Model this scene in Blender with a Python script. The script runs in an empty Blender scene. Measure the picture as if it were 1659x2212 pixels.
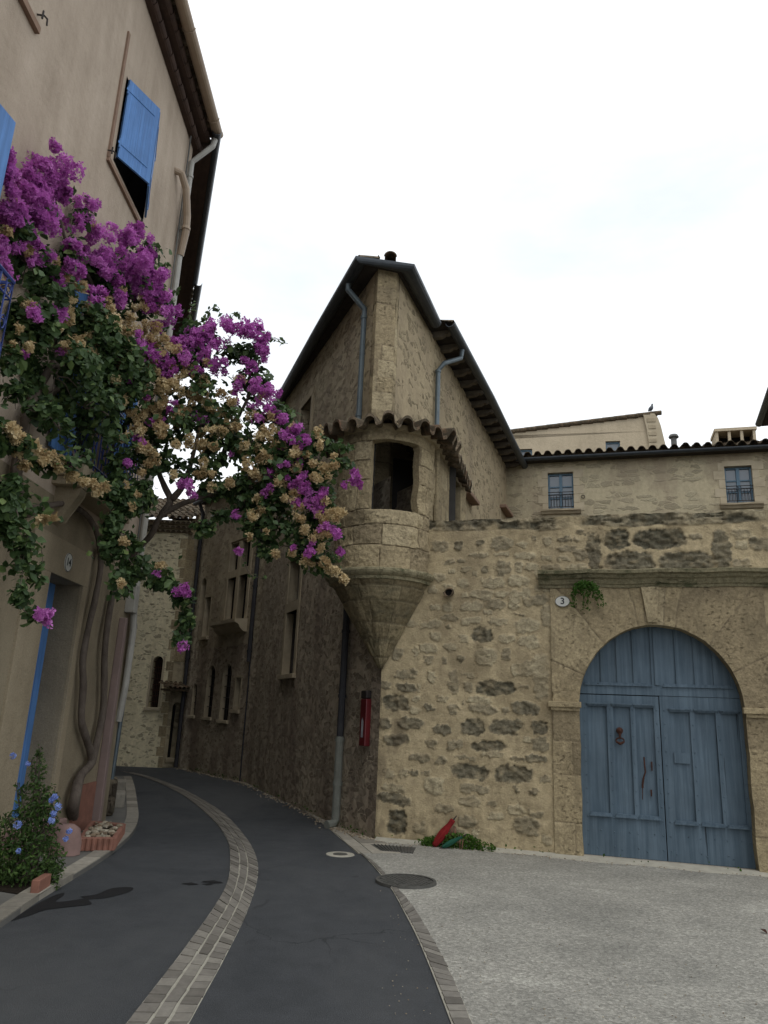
import bpy, bmesh, math, random
import numpy as np
from mathutils import Vector, Matrix
R = math.radians
random.seed(7); rng = np.random.default_rng(7)
sc = bpy.context.scene
COL = sc.collection
# ------------------------------------------------------------------ camera
F = 1598.0; PITCH = R(15.3); ROLL = R(2.4); EYE = 1.65
cd = bpy.data.cameras.new('camera'); cam = bpy.data.objects.new('camera', cd); COL.objects.link(cam)
cd.sensor_fit = 'VERTICAL'; cd.sensor_height = 34.6; cd.lens = F / 2212 * 34.6
cd.clip_end = 1000; cd.clip_start = 0.05
cam.location = (0, 0, EYE)
CM = Matrix.Rotation(math.pi / 2 + PITCH, 3, 'X') @ Matrix.Rotation(ROLL, 3, 'Z')
cam.rotation_euler = CM.to_euler()
sc.camera = cam
# ------------------------------------------------------------------ world: bright overcast sky
SUN_EL, SUN_AZ = R(66), R(165)
w = bpy.data.worlds.new('World'); sc.world = w; w.use_nodes = True
nt = w.node_tree; nt.nodes.clear()
def wn(t, **k):
    n = nt.nodes.new(t)
    for a, b in k.items(): setattr(n, a, b)
    return n
sky = wn('ShaderNodeTexSky', sky_type='NISHITA', sun_disc=False, sun_elevation=SUN_EL, sun_rotation=SUN_AZ, air_density=1.0, dust_density=3.0)
hs = wn('ShaderNodeHueSaturation'); hs.inputs['Saturation'].default_value = 0.45; hs.inputs['Value'].default_value = 1.0
tc = wn('ShaderNodeTexCoord'); mp = wn('ShaderNodeMapping'); mp.inputs['Scale'].default_value = (1, 1, 2.6)
nz = wn('ShaderNodeTexNoise'); nz.inputs['Scale'].default_value = 1.7; nz.inputs['Detail'].default_value = 7; nz.inputs['Roughness'].default_value = .55
cr = wn('ShaderNodeValToRGB')
cr.color_ramp.elements[0].position = .37; cr.color_ramp.elements[0].color = (7.3, 7.8, 8.3, 1)
cr.color_ramp.elements[1].position = .68; cr.color_ramp.elements[1].color = (10.4, 10.6, 10.8, 1)
mx = wn('ShaderNodeMixRGB'); mx.inputs[0].default_value = .90
bg = wn('ShaderNodeBackground'); bg.inputs['Strength'].default_value = 0.10
wo = wn('ShaderNodeOutputWorld'); L = nt.links.new
L(sky.outputs[0], hs.inputs['Color']); L(hs.outputs[0], mx.inputs[1])
L(tc.outputs['Generated'], mp.inputs[0]); L(mp.outputs[0], nz.inputs[0]); L(nz.outputs[0], cr.inputs[0]); L(cr.outputs[0], mx.inputs[2])
L(mx.outputs[0], bg.inputs[0]); L(bg.outputs[0], wo.inputs[0])
sd = bpy.data.lights.new('sun', 'SUN'); sd.energy = 0.55; sd.angle = R(30); sd.color = (1, .96, .9)
so = bpy.data.objects.new('sun', sd); COL.objects.link(so)
so.rotation_euler = Vector((-math.cos(SUN_EL) * math.sin(SUN_AZ), -math.cos(SUN_EL) * math.cos(SUN_AZ), -math.sin(SUN_EL))).to_track_quat('-Z', 'Y').to_euler()
sc.view_settings.view_transform = 'Standard'; sc.view_settings.look = 'None'
sc.view_settings.exposure = 0.45; sc.view_settings.gamma = 1

# ------------------------------------------------------------------ measuring helpers (photo pixel -> point on a real plane)
def ray(u, v): return CM @ Vector(((u - 829.5) / F, -(v - 1106) / F, -1))
def gnd(u, v, z=0.0):
    d = ray(u, v); t = (z - EYE) / d.z
    return Vector((t * d.x, t * d.y, z))
def onwall(u, v, a, b):
    n = Vector((-(b[1] - a[1]), b[0] - a[0])); d = ray(u, v)
    t = (n.x * a[0] + n.y * a[1]) / (n.x * d.x + n.y * d.y)
    return Vector((t * d.x, t * d.y, EYE + t * d.z))
def atY(u, v, Y):
    d = ray(u, v); return Vector((d.x * Y / d.y, Y, EYE + d.z * Y / d.y))
# ------------------------------------------------------------------ numpy noise
def _h(ix, iy, iz, s):
    n = (ix * 374761393 + iy * 668265263 + iz * 2147483647 + s * 1274126177) & 0x7fffffff
    n = (n ^ (n >> 13)) * 1274126177 & 0x7fffffff
    return ((n ^ (n >> 16)) & 0xffffff) / 0xffffff
def vnoise(x, y, z=0, s=0):
    x = np.asarray(x, float); y = np.asarray(y, float); z = np.zeros_like(x) + z
    ix, iy, iz = (np.floor(a).astype(np.int64) for a in (x, y, z))
    fx, fy, fz = x - ix, y - iy, z - iz
    fx, fy, fz = (f * f * (3 - 2 * f) for f in (fx, fy, fz))
    def c(a, b, d): return _h(ix + a, iy + b, iz + d, s)
    def l(a, b, t): return a + (b - a) * t
    return l(l(l(c(0,0,0), c(1,0,0), fx), l(c(0,1,0), c(1,1,0), fx), fy), l(l(c(0,0,1), c(1,0,1), fx), l(c(0,1,1), c(1,1,1), fx), fy), fz)
def fbm(x, y, z=0, s=0, o=4):
    r = 0; a = .5; t = 0
    for i in range(o):
        r = r + a * vnoise(np.asarray(x) * 2**i, np.asarray(y) * 2**i, np.asarray(z) * 2**i, s + i); t += a; a *= .5
    return r / t
# ------------------------------------------------------------------ mesh helpers
class MB:
    def __init__(s): s.v = []; s.f = []; s.m = []; s.p = []
    def add(s, vs, fs, mi=0, pat=None):
        o = len(s.v); s.v.extend([tuple(v) for v in vs]); s.f.extend([tuple(i + o for i in f) for f in fs]); s.m.extend([mi] * len(fs))
        if pat is None: s.p.extend([(0, .5, 0, 1)] * len(vs))
        elif len(pat) == len(vs) and not isinstance(pat[0], (int, float)): s.p.extend([tuple(q) for q in pat])
        else: s.p.extend([tuple(pat)] * len(vs))
        return s
    def hexa(s, b, t, mi=0, pat=None):   # b,t: 4 points each, counter-clockwise seen from above
        return s.add(list(b) + list(t), [(3,2,1,0),(4,5,6,7),(0,1,5,4),(1,2,6,5),(2,3,7,6),(3,0,4,7)], mi, pat)
    def box(s, x0, x1, y0, y1, z0, z1, mi=0, pat=None):
        return s.hexa([(x0,y0,z0),(x1,y0,z0),(x1,y1,z0),(x0,y1,z0)], [(x0,y0,z1),(x1,y0,z1),(x1,y1,z1),(x0,y1,z1)], mi, pat)
    def fbox(s, fr, s0, s1, n0, n1, z0, z1, mi=0, pat=None):  # box in a wall frame: s along, n outward, z up
        P = fr.P
        return s.hexa([P(s0,z0,n1),P(s1,z0,n1),P(s1,z0,n0),P(s0,z0,n0)], [P(s0,z1,n1),P(s1,z1,n1),P(s1,z1,n0),P(s0,z1,n0)], mi, pat)
    def tube(s, pts, r, n=8, mi=0, cap=True, pat=None):
        pts = [Vector(p) for p in pts]; rs = r if isinstance(r, (list, tuple)) else [r] * len(pts)
        vs = []; fs = []; a = None
        for i, p in enumerate(pts):
            t = (pts[min(i+1, len(pts)-1)] - pts[max(i-1, 0)]).normalized()
            if a is None:
                a = t.cross(Vector((0, 0, 1)) if abs(t.z) < .8 else Vector((1, .1, 0)))
            else: a = a - t*a.dot(t)
            a.normalize(); b = t.cross(a)
            for k in range(n):
                q = 2 * math.pi * k / n; vs.append(p + (a * math.cos(q) + b * math.sin(q)) * rs[i])
        for i in range(len(pts) - 1):
            for k in range(n):
                fs.append((i*n+k, i*n+(k+1)%n, (i+1)*n+(k+1)%n, (i+1)*n+k))
        if cap: fs += [tuple(range(n))[::-1], tuple((len(pts)-1)*n + k for k in range(n))]
        return s.add(vs, fs, mi, pat)
    def grid(s, P, nu, nv, mi=0, pat=None, flip=False, keep=None):  # P: array (nu,nv,3)
        vs = P.reshape(-1, 3); i, j = np.meshgrid(np.arange(nu-1), np.arange(nv-1), indexing='ij')
        a = i*nv + j; q = np.stack([a, a+nv, a+nv+1, a+1], -1)
        if keep is not None: q = q[keep]
        q = q.reshape(-1, 4)
        if flip: q = q[:, ::-1]
        return s.add([tuple(x) for x in vs.tolist()], [tuple(x) for x in q.tolist()], mi, [tuple(x) for x in pat.reshape(-1, 4).tolist()] if pat is not None else None)
    def build(s, name, mats, parent=None, smooth=False, bevel=0):
        me = bpy.data.meshes.new(name); o = bpy.data.objects.new(name, me); COL.objects.link(o)
        v = np.array(s.v, float)
        if parent is not None:
            root = Vector((0, 0, 0)); q = parent
            while q is not None: root += q.location; q = q.parent
            v = v - np.array(root); o.parent = parent
        me.from_pydata(v.tolist(), [], s.f)
        for m in (mats if isinstance(mats, (list, tuple)) else [mats]): me.materials.append(m)
        me.polygons.foreach_set('material_index', s.m)
        at = me.color_attributes.new('pat', 'FLOAT_COLOR', 'POINT'); at.data.foreach_set('color', np.array(s.p, 'f').ravel())
        if smooth: me.polygons.foreach_set('use_smooth', [True] * len(s.f))
        me.update()
        if bevel:
            b = o.modifiers.new('bevel', 'BEVEL'); b.width = bevel; b.segments = 2; b.limit_method = 'ANGLE'
        return o
class Frame:  # vertical wall frame through a->b, outward normal to the right of travel reversed as asked
    def __init__(s, a, b, out):
        s.a = Vector((a[0], a[1])); d = Vector((b[0]-a[0], b[1]-a[1])); s.L = d.length; s.d = d.normalized()
        n = Vector((-s.d.y, s.d.x)); s.n = n if n.dot(Vector(out)) > 0 else -n; s.b = (b[0], b[1])
    def P(s, u, z, n=0): return Vector((s.a.x + s.d.x*u + s.n.x*n, s.a.y + s.d.y*u + s.n.y*n, z))
    def px(s, u, v, n=0):   # photo pixel -> (s,z) on the wall
        a = s.P(0,0,n); b = s.P(1,0,n); p = onwall(u, v, a, b)
        return (Vector((p.x, p.y)) - Vector((a.x, a.y))).dot(s.d), p.z
def empty(name, loc, label, cat, group=None):
    o = bpy.data.objects.new(name, None); COL.objects.link(o); o.location = loc; o.empty_display_size = .2
    o['label'] = label; o['category'] = cat
    if group: o['group'] = group
    return o
def tag(o, label, cat, group=None):
    o['label'] = label; o['category'] = cat
    if group: o['group'] = group
    return o
def struct(o): o['kind'] = 'structure'; return o
def smoothpath(pts, n=6):
    pts = [Vector(p) for p in pts]; out = []
    for i in range(len(pts)-1):
        p0 = pts[max(i-1,0)]; p1 = pts[i]; p2 = pts[i+1]; p3 = pts[min(i+2, len(pts)-1)]
        for k in range(n):
            t = k/n; out.append(.5*((2*p1)+(p2-p0)*t+(2*p0-5*p1+4*p2-p3)*t*t+(3*p1-p0-3*p2+p3)*t**3))
    out.append(pts[-1]); return out
# ------------------------------------------------------------------ materials
def s2l(c): return tuple((x/12.92 if x <= .04045 else ((x+.055)/1.055)**2.4) for x in c)
class NT:
    def __init__(s, name):
        s.m = bpy.data.materials.new(name); s.m.use_nodes = True; s.t = s.m.node_tree; s.b = s.t.nodes['Principled BSDF']
        s.co = s.t.nodes.new('ShaderNodeTexCoord').outputs['Object']
    def n(s, t, **k):
        n = s.t.nodes.new(t)
        for a, b in k.items(): setattr(n, a, b)
        return n
    def l(s, a, b): s.t.links.new(a, b)
    def map(s, sc_, co=None):
        m = s.n('ShaderNodeMapping'); m.inputs['Scale'].default_value = sc_; s.l(co or s.co, m.inputs[0]); return m.outputs[0]
    def noise(s, scale, det=5, rough=.6, co=None, dist=0):
        n = s.n('ShaderNodeTexNoise'); n.inputs['Scale'].default_value = scale; n.inputs['Detail'].default_value = det
        n.inputs['Roughness'].default_value = rough; n.inputs['Distortion'].default_value = dist; s.l(co or s.co, n.inputs['Vector']); return n.outputs['Fac']
    def vor(s, scale, co=None, feature='F1', out='Distance', rnd=1):
        n = s.n('ShaderNodeTexVoronoi', feature=feature); n.inputs['Scale'].default_value = scale; n.inputs['Randomness'].default_value = rnd
        s.l(co or s.co, n.inputs['Vector']); return n.outputs[out]
    def ramp(s, fac, stops):
        r = s.n('ShaderNodeValToRGB'); e = r.color_ramp.elements
        while len(e) < len(stops): e.new(.5)
        for i, (p, c) in enumerate(stops):
            e[i].position = p; e[i].color = (c if len(c) == 4 else (*c, 1)) if isinstance(c, tuple) else (c, c, c, 1)
        s.l(fac, r.inputs[0]); return r.outputs[0]
    def mix(s, f, a, b, mode='MIX'):
        m = s.n('ShaderNodeMixRGB', blend_type=mode)
        for i, x in enumerate((f, a, b)):
            if isinstance(x, (int, float)): m.inputs[i].default_value = x if i == 0 else (x, x, x, 1)
            elif isinstance(x, tuple): m.inputs[i].default_value = (*x, 1) if len(x) == 3 else x
            else: s.l(x, m.inputs[i])
        return m.outputs[0]
    def math(s, op, a, b=0.0, clamp=False):
        m = s.n('ShaderNodeMath', operation=op, use_clamp=clamp)
        for i, x in enumerate((a, b)):
            if isinstance(x, (int, float)): m.inputs[i].default_value = x
            else: s.l(x, m.inputs[i])
        return m.outputs[0]
    def bump(s, h, strength=.5, dist=.02):
        b = s.n('ShaderNodeBump'); b.inputs['Strength'].default_value = strength; b.inputs['Distance'].default_value = dist
        s.l(h, b.inputs['Height']); s.l(b.outputs[0], s.b.inputs['Normal'])
    def fin(s, col, rough=.9, spec=.2, metal=0):
        if isinstance(col, tuple): s.b.inputs['Base Color'].default_value = (*col, 1)
        else: s.l(col, s.b.inputs['Base Color'])
        if isinstance(rough, (int, float)): s.b.inputs['Roughness'].default_value = rough
        else: s.l(rough, s.b.inputs['Roughness'])
        s.b.inputs['Specular IOR Level'].default_value = spec; s.b.inputs['Metallic'].default_value = metal
        return s.m
def simple(name, c1, c2=None, scale=6, rough=.8, spec=.2, metal=0, bs=.3, bscale=60, bd=.004, co=(1,1,1)):
    t = NT(name); c2 = c2 or tuple(x*.75 for x in c1); cc = t.map(co)
    a = t.noise(scale, 6, .65, cc); col = t.ramp(a, [(.3, c1), (.7, c2)])
    t.bump(t.noise(bscale, 4, .7, cc), bs, bd); return t.fin(col, rough, spec, metal)
def render_wall(name, c1, c2, c3, grain=90):  # roughcast plaster with streaks and stains
    t = NT(name); a = t.noise(.9, 8, .62, dist=.4); st = t.noise(1.6, 7, .65, t.map((1.6, 1.6, .25)))
    col = t.ramp(t.mix(.5, a, st), [(.36, c1), (.5, c2), (.66, c3)])
    g = t.noise(grain, 3, .8); col = t.mix(.5, col, t.ramp(g, [(.25, .55), (.75, 1.35)]), 'MULTIPLY')
    t.bump(t.math('ADD', g, t.math('MULTIPLY', t.noise(9, 6, .6), 3.0)), .5, .012)
    return t.fin(col, .95, .1)
def rubble(name, mortar, stones, scale=5, stretch=(1, 1, 1.7), cover=.06, stain=None, bump=.03, k=.55):
    mortar = [(c[0], c[1]*1.02, c[2]*.97) for c in mortar]; stones = [(c[0], c[1]*1.02, c[2]*.97) for c in stones]
    t = NT(name); cc = t.map(stretch)
    v = t.n('ShaderNodeVectorMath', operation='ADD'); vs = t.n('ShaderNodeVectorMath', operation='SCALE'); vs.inputs['Scale'].default_value = .35
    nc = t.n('ShaderNodeTexNoise'); nc.inputs['Scale'].default_value = 4; nc.inputs['Detail'].default_value = 4; t.l(t.co, nc.inputs['Vector'])
    t.l(nc.outputs['Color'], vs.inputs[0]); t.l(cc, v.inputs[0]); t.l(vs.outputs[0], v.inputs[1])
    ed = t.vor(scale, v.outputs[0], 'DISTANCE_TO_EDGE', 'Distance'); cell = t.vor(scale, v.outputs[0], 'F1', 'Color')
    sp = t.n('ShaderNodeSeparateColor'); t.l(cell, sp.inputs[0])
    fine = t.noise(38, 6, .75); med = t.noise(10, 6, .7)
    edn = t.math('ADD', ed, t.math('MULTIPLY', t.math('SUBTRACT', fine, .5), .12))
    mask = t.ramp(edn, [(cover, 0.0), (cover+.07, 1.0)])
    on = t.ramp(sp.outputs[1], [(k-.02, 0.0), (k+.02, 1.0)]); mask = t.math('MULTIPLY', mask, on)
    sc_ = t.ramp(sp.outputs[0], [(0, stones[0]), (.5, stones[1]), (1, stones[2])])
    sc_ = t.mix(.7, sc_, t.ramp(fine, [(.3, .45), (.7, 1.4)]), 'MULTIPLY')
    pl = t.ramp(t.noise(1.1, 8, .65, dist=.5), [(.3, mortar[0]), (.5, mortar[1]), (.7, mortar[2])])
    pl = t.mix(.5, pl, t.ramp(med, [(.3, .65), (.7, 1.25)]), 'MULTIPLY')
    col = t.mix(mask, pl, sc_)
    if stain: col = t.mix(t.ramp(t.noise(.7, 7, .7, t.map((1.3, 1.3, .5))), [(.45, 0.0), (.62, .75)]), col, stain)
    h = t.math('ADD', t.math('MULTIPLY', mask, t.math('ADD', .2, t.math('MULTIPLY', fine, .8))), t.math('MULTIPLY', med, .5))
    t.bump(h, .9, bump); return t.fin(col, .95, .1)
YEL = lambda c: (c[0]*1.02, c[1]*1.015, c[2]*.95)
def masonry(name, plaster, stone, joint=(.12,.095,.065), lichen=(.045,.05,.04), lic=.0, pitamt=1.0, bs=.6):
    # pat.r stone mask, pat.g tone, pat.b joint/dark lichen mask
    plaster = [YEL(c) for c in plaster]; stone = [YEL(c) for c in stone]
    t = NT(name); at = t.n('ShaderNodeAttribute', attribute_name='pat'); sp = t.n('ShaderNodeSeparateColor'); t.l(at.outputs['Color'], sp.inputs[0])
    r, g, b = sp.outputs; fine = t.noise(45, 6, .75); med = t.noise(9, 7, .7); big = t.noise(1.3, 8, .6, dist=.4)
    pl = t.ramp(big, [(.32, plaster[0]), (.5, plaster[1]), (.68, plaster[2])])
    pl = t.mix(.7, pl, t.ramp(med, [(.32, .68), (.68, 1.28)]), 'MULTIPLY')
    st = t.ramp(g, [(0, stone[0]), (.35, stone[1]), (.7, stone[2]), (1, stone[3])])
    st = t.mix(.6, st, t.ramp(t.noise(22, 6, .8), [(.32, .4), (.6, 1.3)]), 'MULTIPLY')
    col = t.mix(r, pl, st)
    col = t.mix(t.math('MULTIPLY', b, .85), col, joint)
    pit = t.ramp(t.noise(17, 6, .72, t.map((1, 1, 1.7))), [(.36, 1.0), (.43, 0.0)])
    pit = t.math('MULTIPLY', pit, t.math('MULTIPLY', t.ramp(t.noise(2.6, 5, .65), [(.46, 0.0), (.56, 1.0)]), pitamt))
    col = t.mix(t.math('MULTIPLY', pit, .6), col, tuple(x*.35 for x in plaster[1]))
    if lic > 0: col = t.mix(t.math('MULTIPLY', t.ramp(t.noise(3.4, 9, .75, t.map((.8, .8, 1.3))), [(.5, 0.0), (.6, 1.0)]), lic), col, lichen)
    col = t.mix(.35, col, t.ramp(fine, [(.25, .6), (.75, 1.35)]), 'MULTIPLY')
    col = t.mix(t.ramp(t.noise(2.1, 7, .7, t.map((1.2,1.2,.7))), [(.5, 0.0), (.64, .5)]), col, tuple(x*.62 for x in plaster[0]))
    h = t.math('ADD', t.math('ADD', fine, t.math('MULTIPLY', med, 1.2)), t.math('MULTIPLY', pit, -1.6))
    h = t.math('ADD', h, t.math('MULTIPLY', t.math('MULTIPLY', r, t.noise(24, 6, .8)), 1.6))
    t.bump(h, min(1, bs*1.4), .016); return t.fin(col, .95, .1)
TAN = ((.36,.30,.205), (.42,.345,.235), (.33,.27,.18))
M = {}
M['gatewall'] = masonry('lime_render_with_stones', ((.34,.275,.18), (.48,.395,.265), (.40,.325,.215)), ((.07,.067,.052), (.19,.17,.127), (.325,.28,.20), (.50,.435,.31)), pitamt=.35)
M['ashlar'] = masonry('pitted_ashlar', ((.31,.255,.175), (.41,.335,.225), (.36,.29,.19)), ((.27,.22,.15), (.35,.285,.19), (.41,.335,.22), (.46,.385,.265)), joint=(.17,.135,.095), pitamt=1)
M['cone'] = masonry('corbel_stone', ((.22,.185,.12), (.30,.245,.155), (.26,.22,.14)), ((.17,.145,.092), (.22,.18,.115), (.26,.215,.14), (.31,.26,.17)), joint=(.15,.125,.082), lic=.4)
M['cornice'] = masonry('mossy_cornice', ((.22,.20,.13), (.30,.26,.17), (.26,.23,.15)), ((.1,.1,.07), (.2,.18,.12), (.28,.25,.17), (.34,.3,.2)), lichen=(.05,.06,.03), lic=.8)
M['street'] = rubble('dark_rough_street_wall', ((.37,.30,.235), (.48,.395,.31), (.31,.25,.195)), ((.26,.21,.165), (.38,.31,.24), (.50,.415,.325)), scale=7.5, stain=(.21,.165,.13), bump=.10, k=.3)
M['street2'] = rubble('street_render_upper', ((.36,.30,.22), (.45,.375,.28), (.31,.255,.19)), ((.27,.22,.165), (.38,.31,.23), (.48,.40,.30)), scale=7, stain=(.27,.215,.16), bump=.06, k=.5)
M['upper'] = rubble('chipped_render', ((.34,.27,.185), (.42,.335,.23), (.37,.30,.20)), ((.24,.195,.13), (.32,.26,.175), (.38,.31,.215)), scale=4.5, stretch=(1,1,1.8), cover=.10, bump=.035, k=.5, stain=(.29,.235,.16))
M['court'] = rubble('pale_courtyard_stone', ((.40,.34,.245), (.49,.415,.295), (.43,.365,.265)), ((.33,.285,.205), (.38,.325,.235), (.44,.38,.275)), scale=2.8, stretch=(1,1,2.6), cover=.05, stain=(.30,.245,.175), bump=.02, k=.5)
M['farstone'] = rubble('pale_coursed_rubble', ((.68,.60,.43), (.76,.67,.49), (.58,.50,.35)), ((.36,.31,.23), (.55,.48,.35), (.70,.62,.45)), scale=6.5, stretch=(1,1,1.9), cover=.09, bump=.03, k=.5)
M['darkrubble'] = rubble('dark_rubble_house', ((.20,.165,.125), (.28,.23,.17), (.17,.14,.105)), ((.10,.085,.07), (.13,.105,.08), (.2,.17,.125)), scale=3.6, stain=(.05,.04,.032), bump=.06, k=.2)
M['pink'] = render_wall('pinkish_roughcast', (.37,.30,.232), (.46,.378,.298), (.54,.45,.36))
M['lowplaster_shade'] = render_wall('shaded_yellowish_lower_plaster', (.20,.165,.115), (.27,.225,.155), (.33,.28,.195), 60)  # yellower lower storey, with the plant crown's shade darkened into its colour
M['lowtrim_shade'] = render_wall('shaded_lower_trim_plaster', (.26,.215,.15), (.33,.275,.19), (.38,.32,.225), 60)  # door surround and balcony colour lowered to include shade under the plant
M['pinktrim'] = render_wall('smooth_render_trim', (.36,.29,.215), (.44,.36,.27), (.5,.41,.31), 60)
M['ochre'] = render_wall('ochre_render', (.42,.35,.25), (.50,.42,.30), (.56,.47,.34), 40)
M['trimstone'] = simple('window_trim_stone', (.44,.37,.26), (.30,.25,.175), 3, .9, .1, bs=.6, bscale=30, bd=.008)
M['palestone'] = simple('pale_surround_stone', (.50,.43,.31), (.38,.32,.225), 3, .9, .1, bs=.5, bscale=30, bd=.006)
M['brown'] = simple('brown_window_moulding', (.30,.20,.145), (.22,.15,.11), 8, .85, .1)
def tilemat():
    t = NT('mossy_canal_tile'); at = t.n('ShaderNodeAttribute', attribute_name='pat'); sp = t.n('ShaderNodeSeparateColor'); t.l(at.outputs['Color'], sp.inputs[0])
    c = t.ramp(sp.outputs[1], [(0, (.13,.075,.048)), (.5, (.20,.14,.09)), (1, (.28,.22,.155))])
    c = t.mix(t.ramp(t.noise(9, 8, .7), [(.36, 0.0), (.54, .9)]), c, (.070,.060,.042))
    c = t.mix(t.ramp(t.noise(30, 5, .7), [(.6, 0.0), (.7, .5)]), c, (.25,.24,.17))
    t.bump(t.noise(50, 5, .7), .6, .008); return t.fin(c, .92, .1)
M['tile'] = tilemat()
M['redtile'] = simple('red_brown_eave_tile', (.10,.066,.052), (.065,.045,.038), 7, .85, .15, bs=.5, bscale=40)
M['zinc'] = simple('dark_zinc', (.075,.085,.095), (.045,.052,.06), 4, .45, .5, .5, bs=.1)
M['zincpipe'] = simple('blue_grey_zinc_pipe', (.15,.185,.20), (.095,.12,.135), 5, .5, .4, .4, bs=.1)
M['dullpipe'] = simple('dull_dark_pipe', (.055,.055,.06), (.035,.035,.04), 5, .6, .3, .2, bs=.1)
M['palepipe'] = simple('pale_cast_pipe', (.22,.23,.20), (.15,.155,.135), 8, .6, .3, 0, bs=.2)
M['whitepipe'] = simple('greyish_white_pipe', (.42,.41,.37), (.32,.31,.28), 5, .5, .4)
M['beigepipe'] = simple('beige_plastic_gutter', (.40,.31,.225), (.33,.25,.18), 3, .5, .3, bs=.05)
M['pinkpipe'] = simple('dusty_pink_trunking', (.27,.20,.18), (.21,.155,.14), 3, .6, .3, bs=.1)
M['rafter'] = simple('weathered_rafter', (.20,.17,.13), (.11,.095,.075), 8, .9, .1, bs=.6, bscale=25)
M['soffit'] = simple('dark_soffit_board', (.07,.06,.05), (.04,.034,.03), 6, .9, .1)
def bluewood(name, c1, c2, k=.9):
    t = NT(name); cc = t.map((14, 14, .55)); a = t.noise(1.6, 8, .65, cc); b = t.noise(2.0, 7, .6)
    col = t.ramp(a, [(.25, tuple(x*.8 for x in c2)), (.42, c2), (.55, c1), (.78, tuple(x*1.3 for x in c1))])
    col = t.mix(.55, col, t.ramp(b, [(.3, .7), (.7, 1.2)]), 'MULTIPLY')
    crk = t.ramp(t.noise(1.1, 3, .5, t.map((17, 17, .35))), [(.285, 1.0), (.30, 0.0)])
    col = t.mix(t.math('MULTIPLY', crk, k), col, tuple(x*.12 for x in c1))
    t.bump(t.math('SUBTRACT', a, crk), .5, .006); return t.fin(col, .62, .3)
M['door'] = bluewood('weathered_slate_blue_wood', (.100,.143,.183), (.074,.112,.148))
M['blue'] = bluewood('ultramarine_painted_wood', (.10,.235,.52), (.085,.20,.45), .15)
M['iron_blue'] = simple('blue_painted_iron', (.045,.075,.27), (.035,.055,.2), 10, .5, .4, .2)
M['winblue'] = simple('grey_blue_window_paint', (.13,.21,.28), (.10,.165,.225), 12, .6, .3, bs=.1)
M['rust'] = simple('rusty_iron', (.075,.032,.022), (.035,.018,.014), 30, .9, .2, bs=.8)
M['iron'] = simple('black_iron', (.025,.023,.024), (.05,.04,.035), 20, .6, .4, .5)
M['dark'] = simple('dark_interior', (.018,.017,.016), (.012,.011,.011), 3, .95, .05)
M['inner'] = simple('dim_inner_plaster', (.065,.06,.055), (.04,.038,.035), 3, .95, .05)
def glass():
    t = NT('window_glass'); t.b.inputs['Base Color'].default_value = (.10,.13,.16,1); t.b.inputs['Roughness'].default_value = .08
    t.b.inputs['Specular IOR Level'].default_value = .9; t.bump(t.noise(3, 3, .5), .08, .01); return t.m
M['glass'] = glass()
def asphalt():
    t = NT('dark_asphalt'); f = t.noise(170, 4, .8); v = t.vor(260); b = t.noise(.55, 7, .6, dist=.6); s = t.noise(4.5, 6, .7)
    c = t.ramp(b, [(.32, (.042,.046,.051)), (.52, (.060,.064,.069)), (.7, (.049,.053,.058))])
    c = t.mix(.5, c, t.ramp(s, [(.3, .7), (.7, 1.25)]), 'MULTIPLY'); c = t.mix(.5, c, t.ramp(t.noise(75, 3, .8), [(.3, .55), (.7, 1.5)]), 'MULTIPLY'); c = t.mix(.6, c, t.ramp(f, [(.3, .45), (.72, 1.9)]), 'MULTIPLY')
    c = t.mix(t.ramp(t.noise(310, 2, .5), [(.74, 0.0), (.8, .5)]), c, (.19,.18,.165))
    c = t.mix(t.ramp(t.noise(1.35, 3, .45, dist=1.2), [(.70, 0.0), (.715, .55)]), c, (.026,.026,.028))
    wv = t.n('ShaderNodeVectorMath', operation='ADD'); nn = t.n('ShaderNodeTexNoise'); nn.inputs['Scale'].default_value = 1.8; nn.inputs['Detail'].default_value = 6; t.l(t.co, nn.inputs['Vector']); t.l(t.co, wv.inputs[0]); t.l(nn.outputs['Color'], wv.inputs[1])
    ck = t.ramp(t.vor(.45, wv.outputs[0], 'DISTANCE_TO_EDGE', 'Distance'), [(.0, 1.0), (.006, 0.0)]); ck = t.math('MULTIPLY', ck, t.ramp(t.noise(.6, 3, .5), [(.5, 0.0), (.56, .7)])); c = t.mix(ck, c, (.018,.018,.02))
    c = t.mix(t.ramp(t.noise(.33, 6, .6, t.map((1.4, .5, 1))), [(.47, 0.0), (.62, .55)]), c, (.095,.098,.10))
    t.bump(t.math('ADD', f, v), .8, .006); return t.fin(c, .82, .25)
M['asphalt'] = asphalt()
def concrete():
    t = NT('exposed_aggregate_concrete'); f = t.vor(58, None, 'F1', 'Color'); sp = t.n('ShaderNodeSeparateColor'); t.l(f, sp.inputs[0]); b = t.noise(.9, 9, .68, t.map((.9, 1.15, 1)), dist=.5); s = t.noise(30, 5, .8)
    c = t.ramp(b, [(.32, (.23,.225,.20)), (.48, (.285,.277,.245)), (.58, (.32,.31,.274)), (.68, (.43,.42,.37))])
    c = t.mix(.6, c, t.ramp(sp.outputs[0], [(0, .5), (.5, .95), (.85, 1.2), (1, 1.6)]), 'MULTIPLY'); c = t.mix(.5, c, t.ramp(s, [(.3, .55), (.7, 1.35)]), 'MULTIPLY')
    c = t.mix(t.ramp(t.noise(1.9, 8, .75, dist=1.5), [(.60, 0.0), (.70, .4)]), c, (.15,.146,.13))
    t.bump(t.math('ADD', t.vor(75), s), .7, .006); return t.fin(c, .9, .2)
M['concrete'] = concrete()
M['sidewalk'] = simple('grey_sidewalk', (.165,.16,.145), (.115,.113,.105), 2.2, .9, .2, bs=.8, bscale=90, bd=.005)
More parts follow.
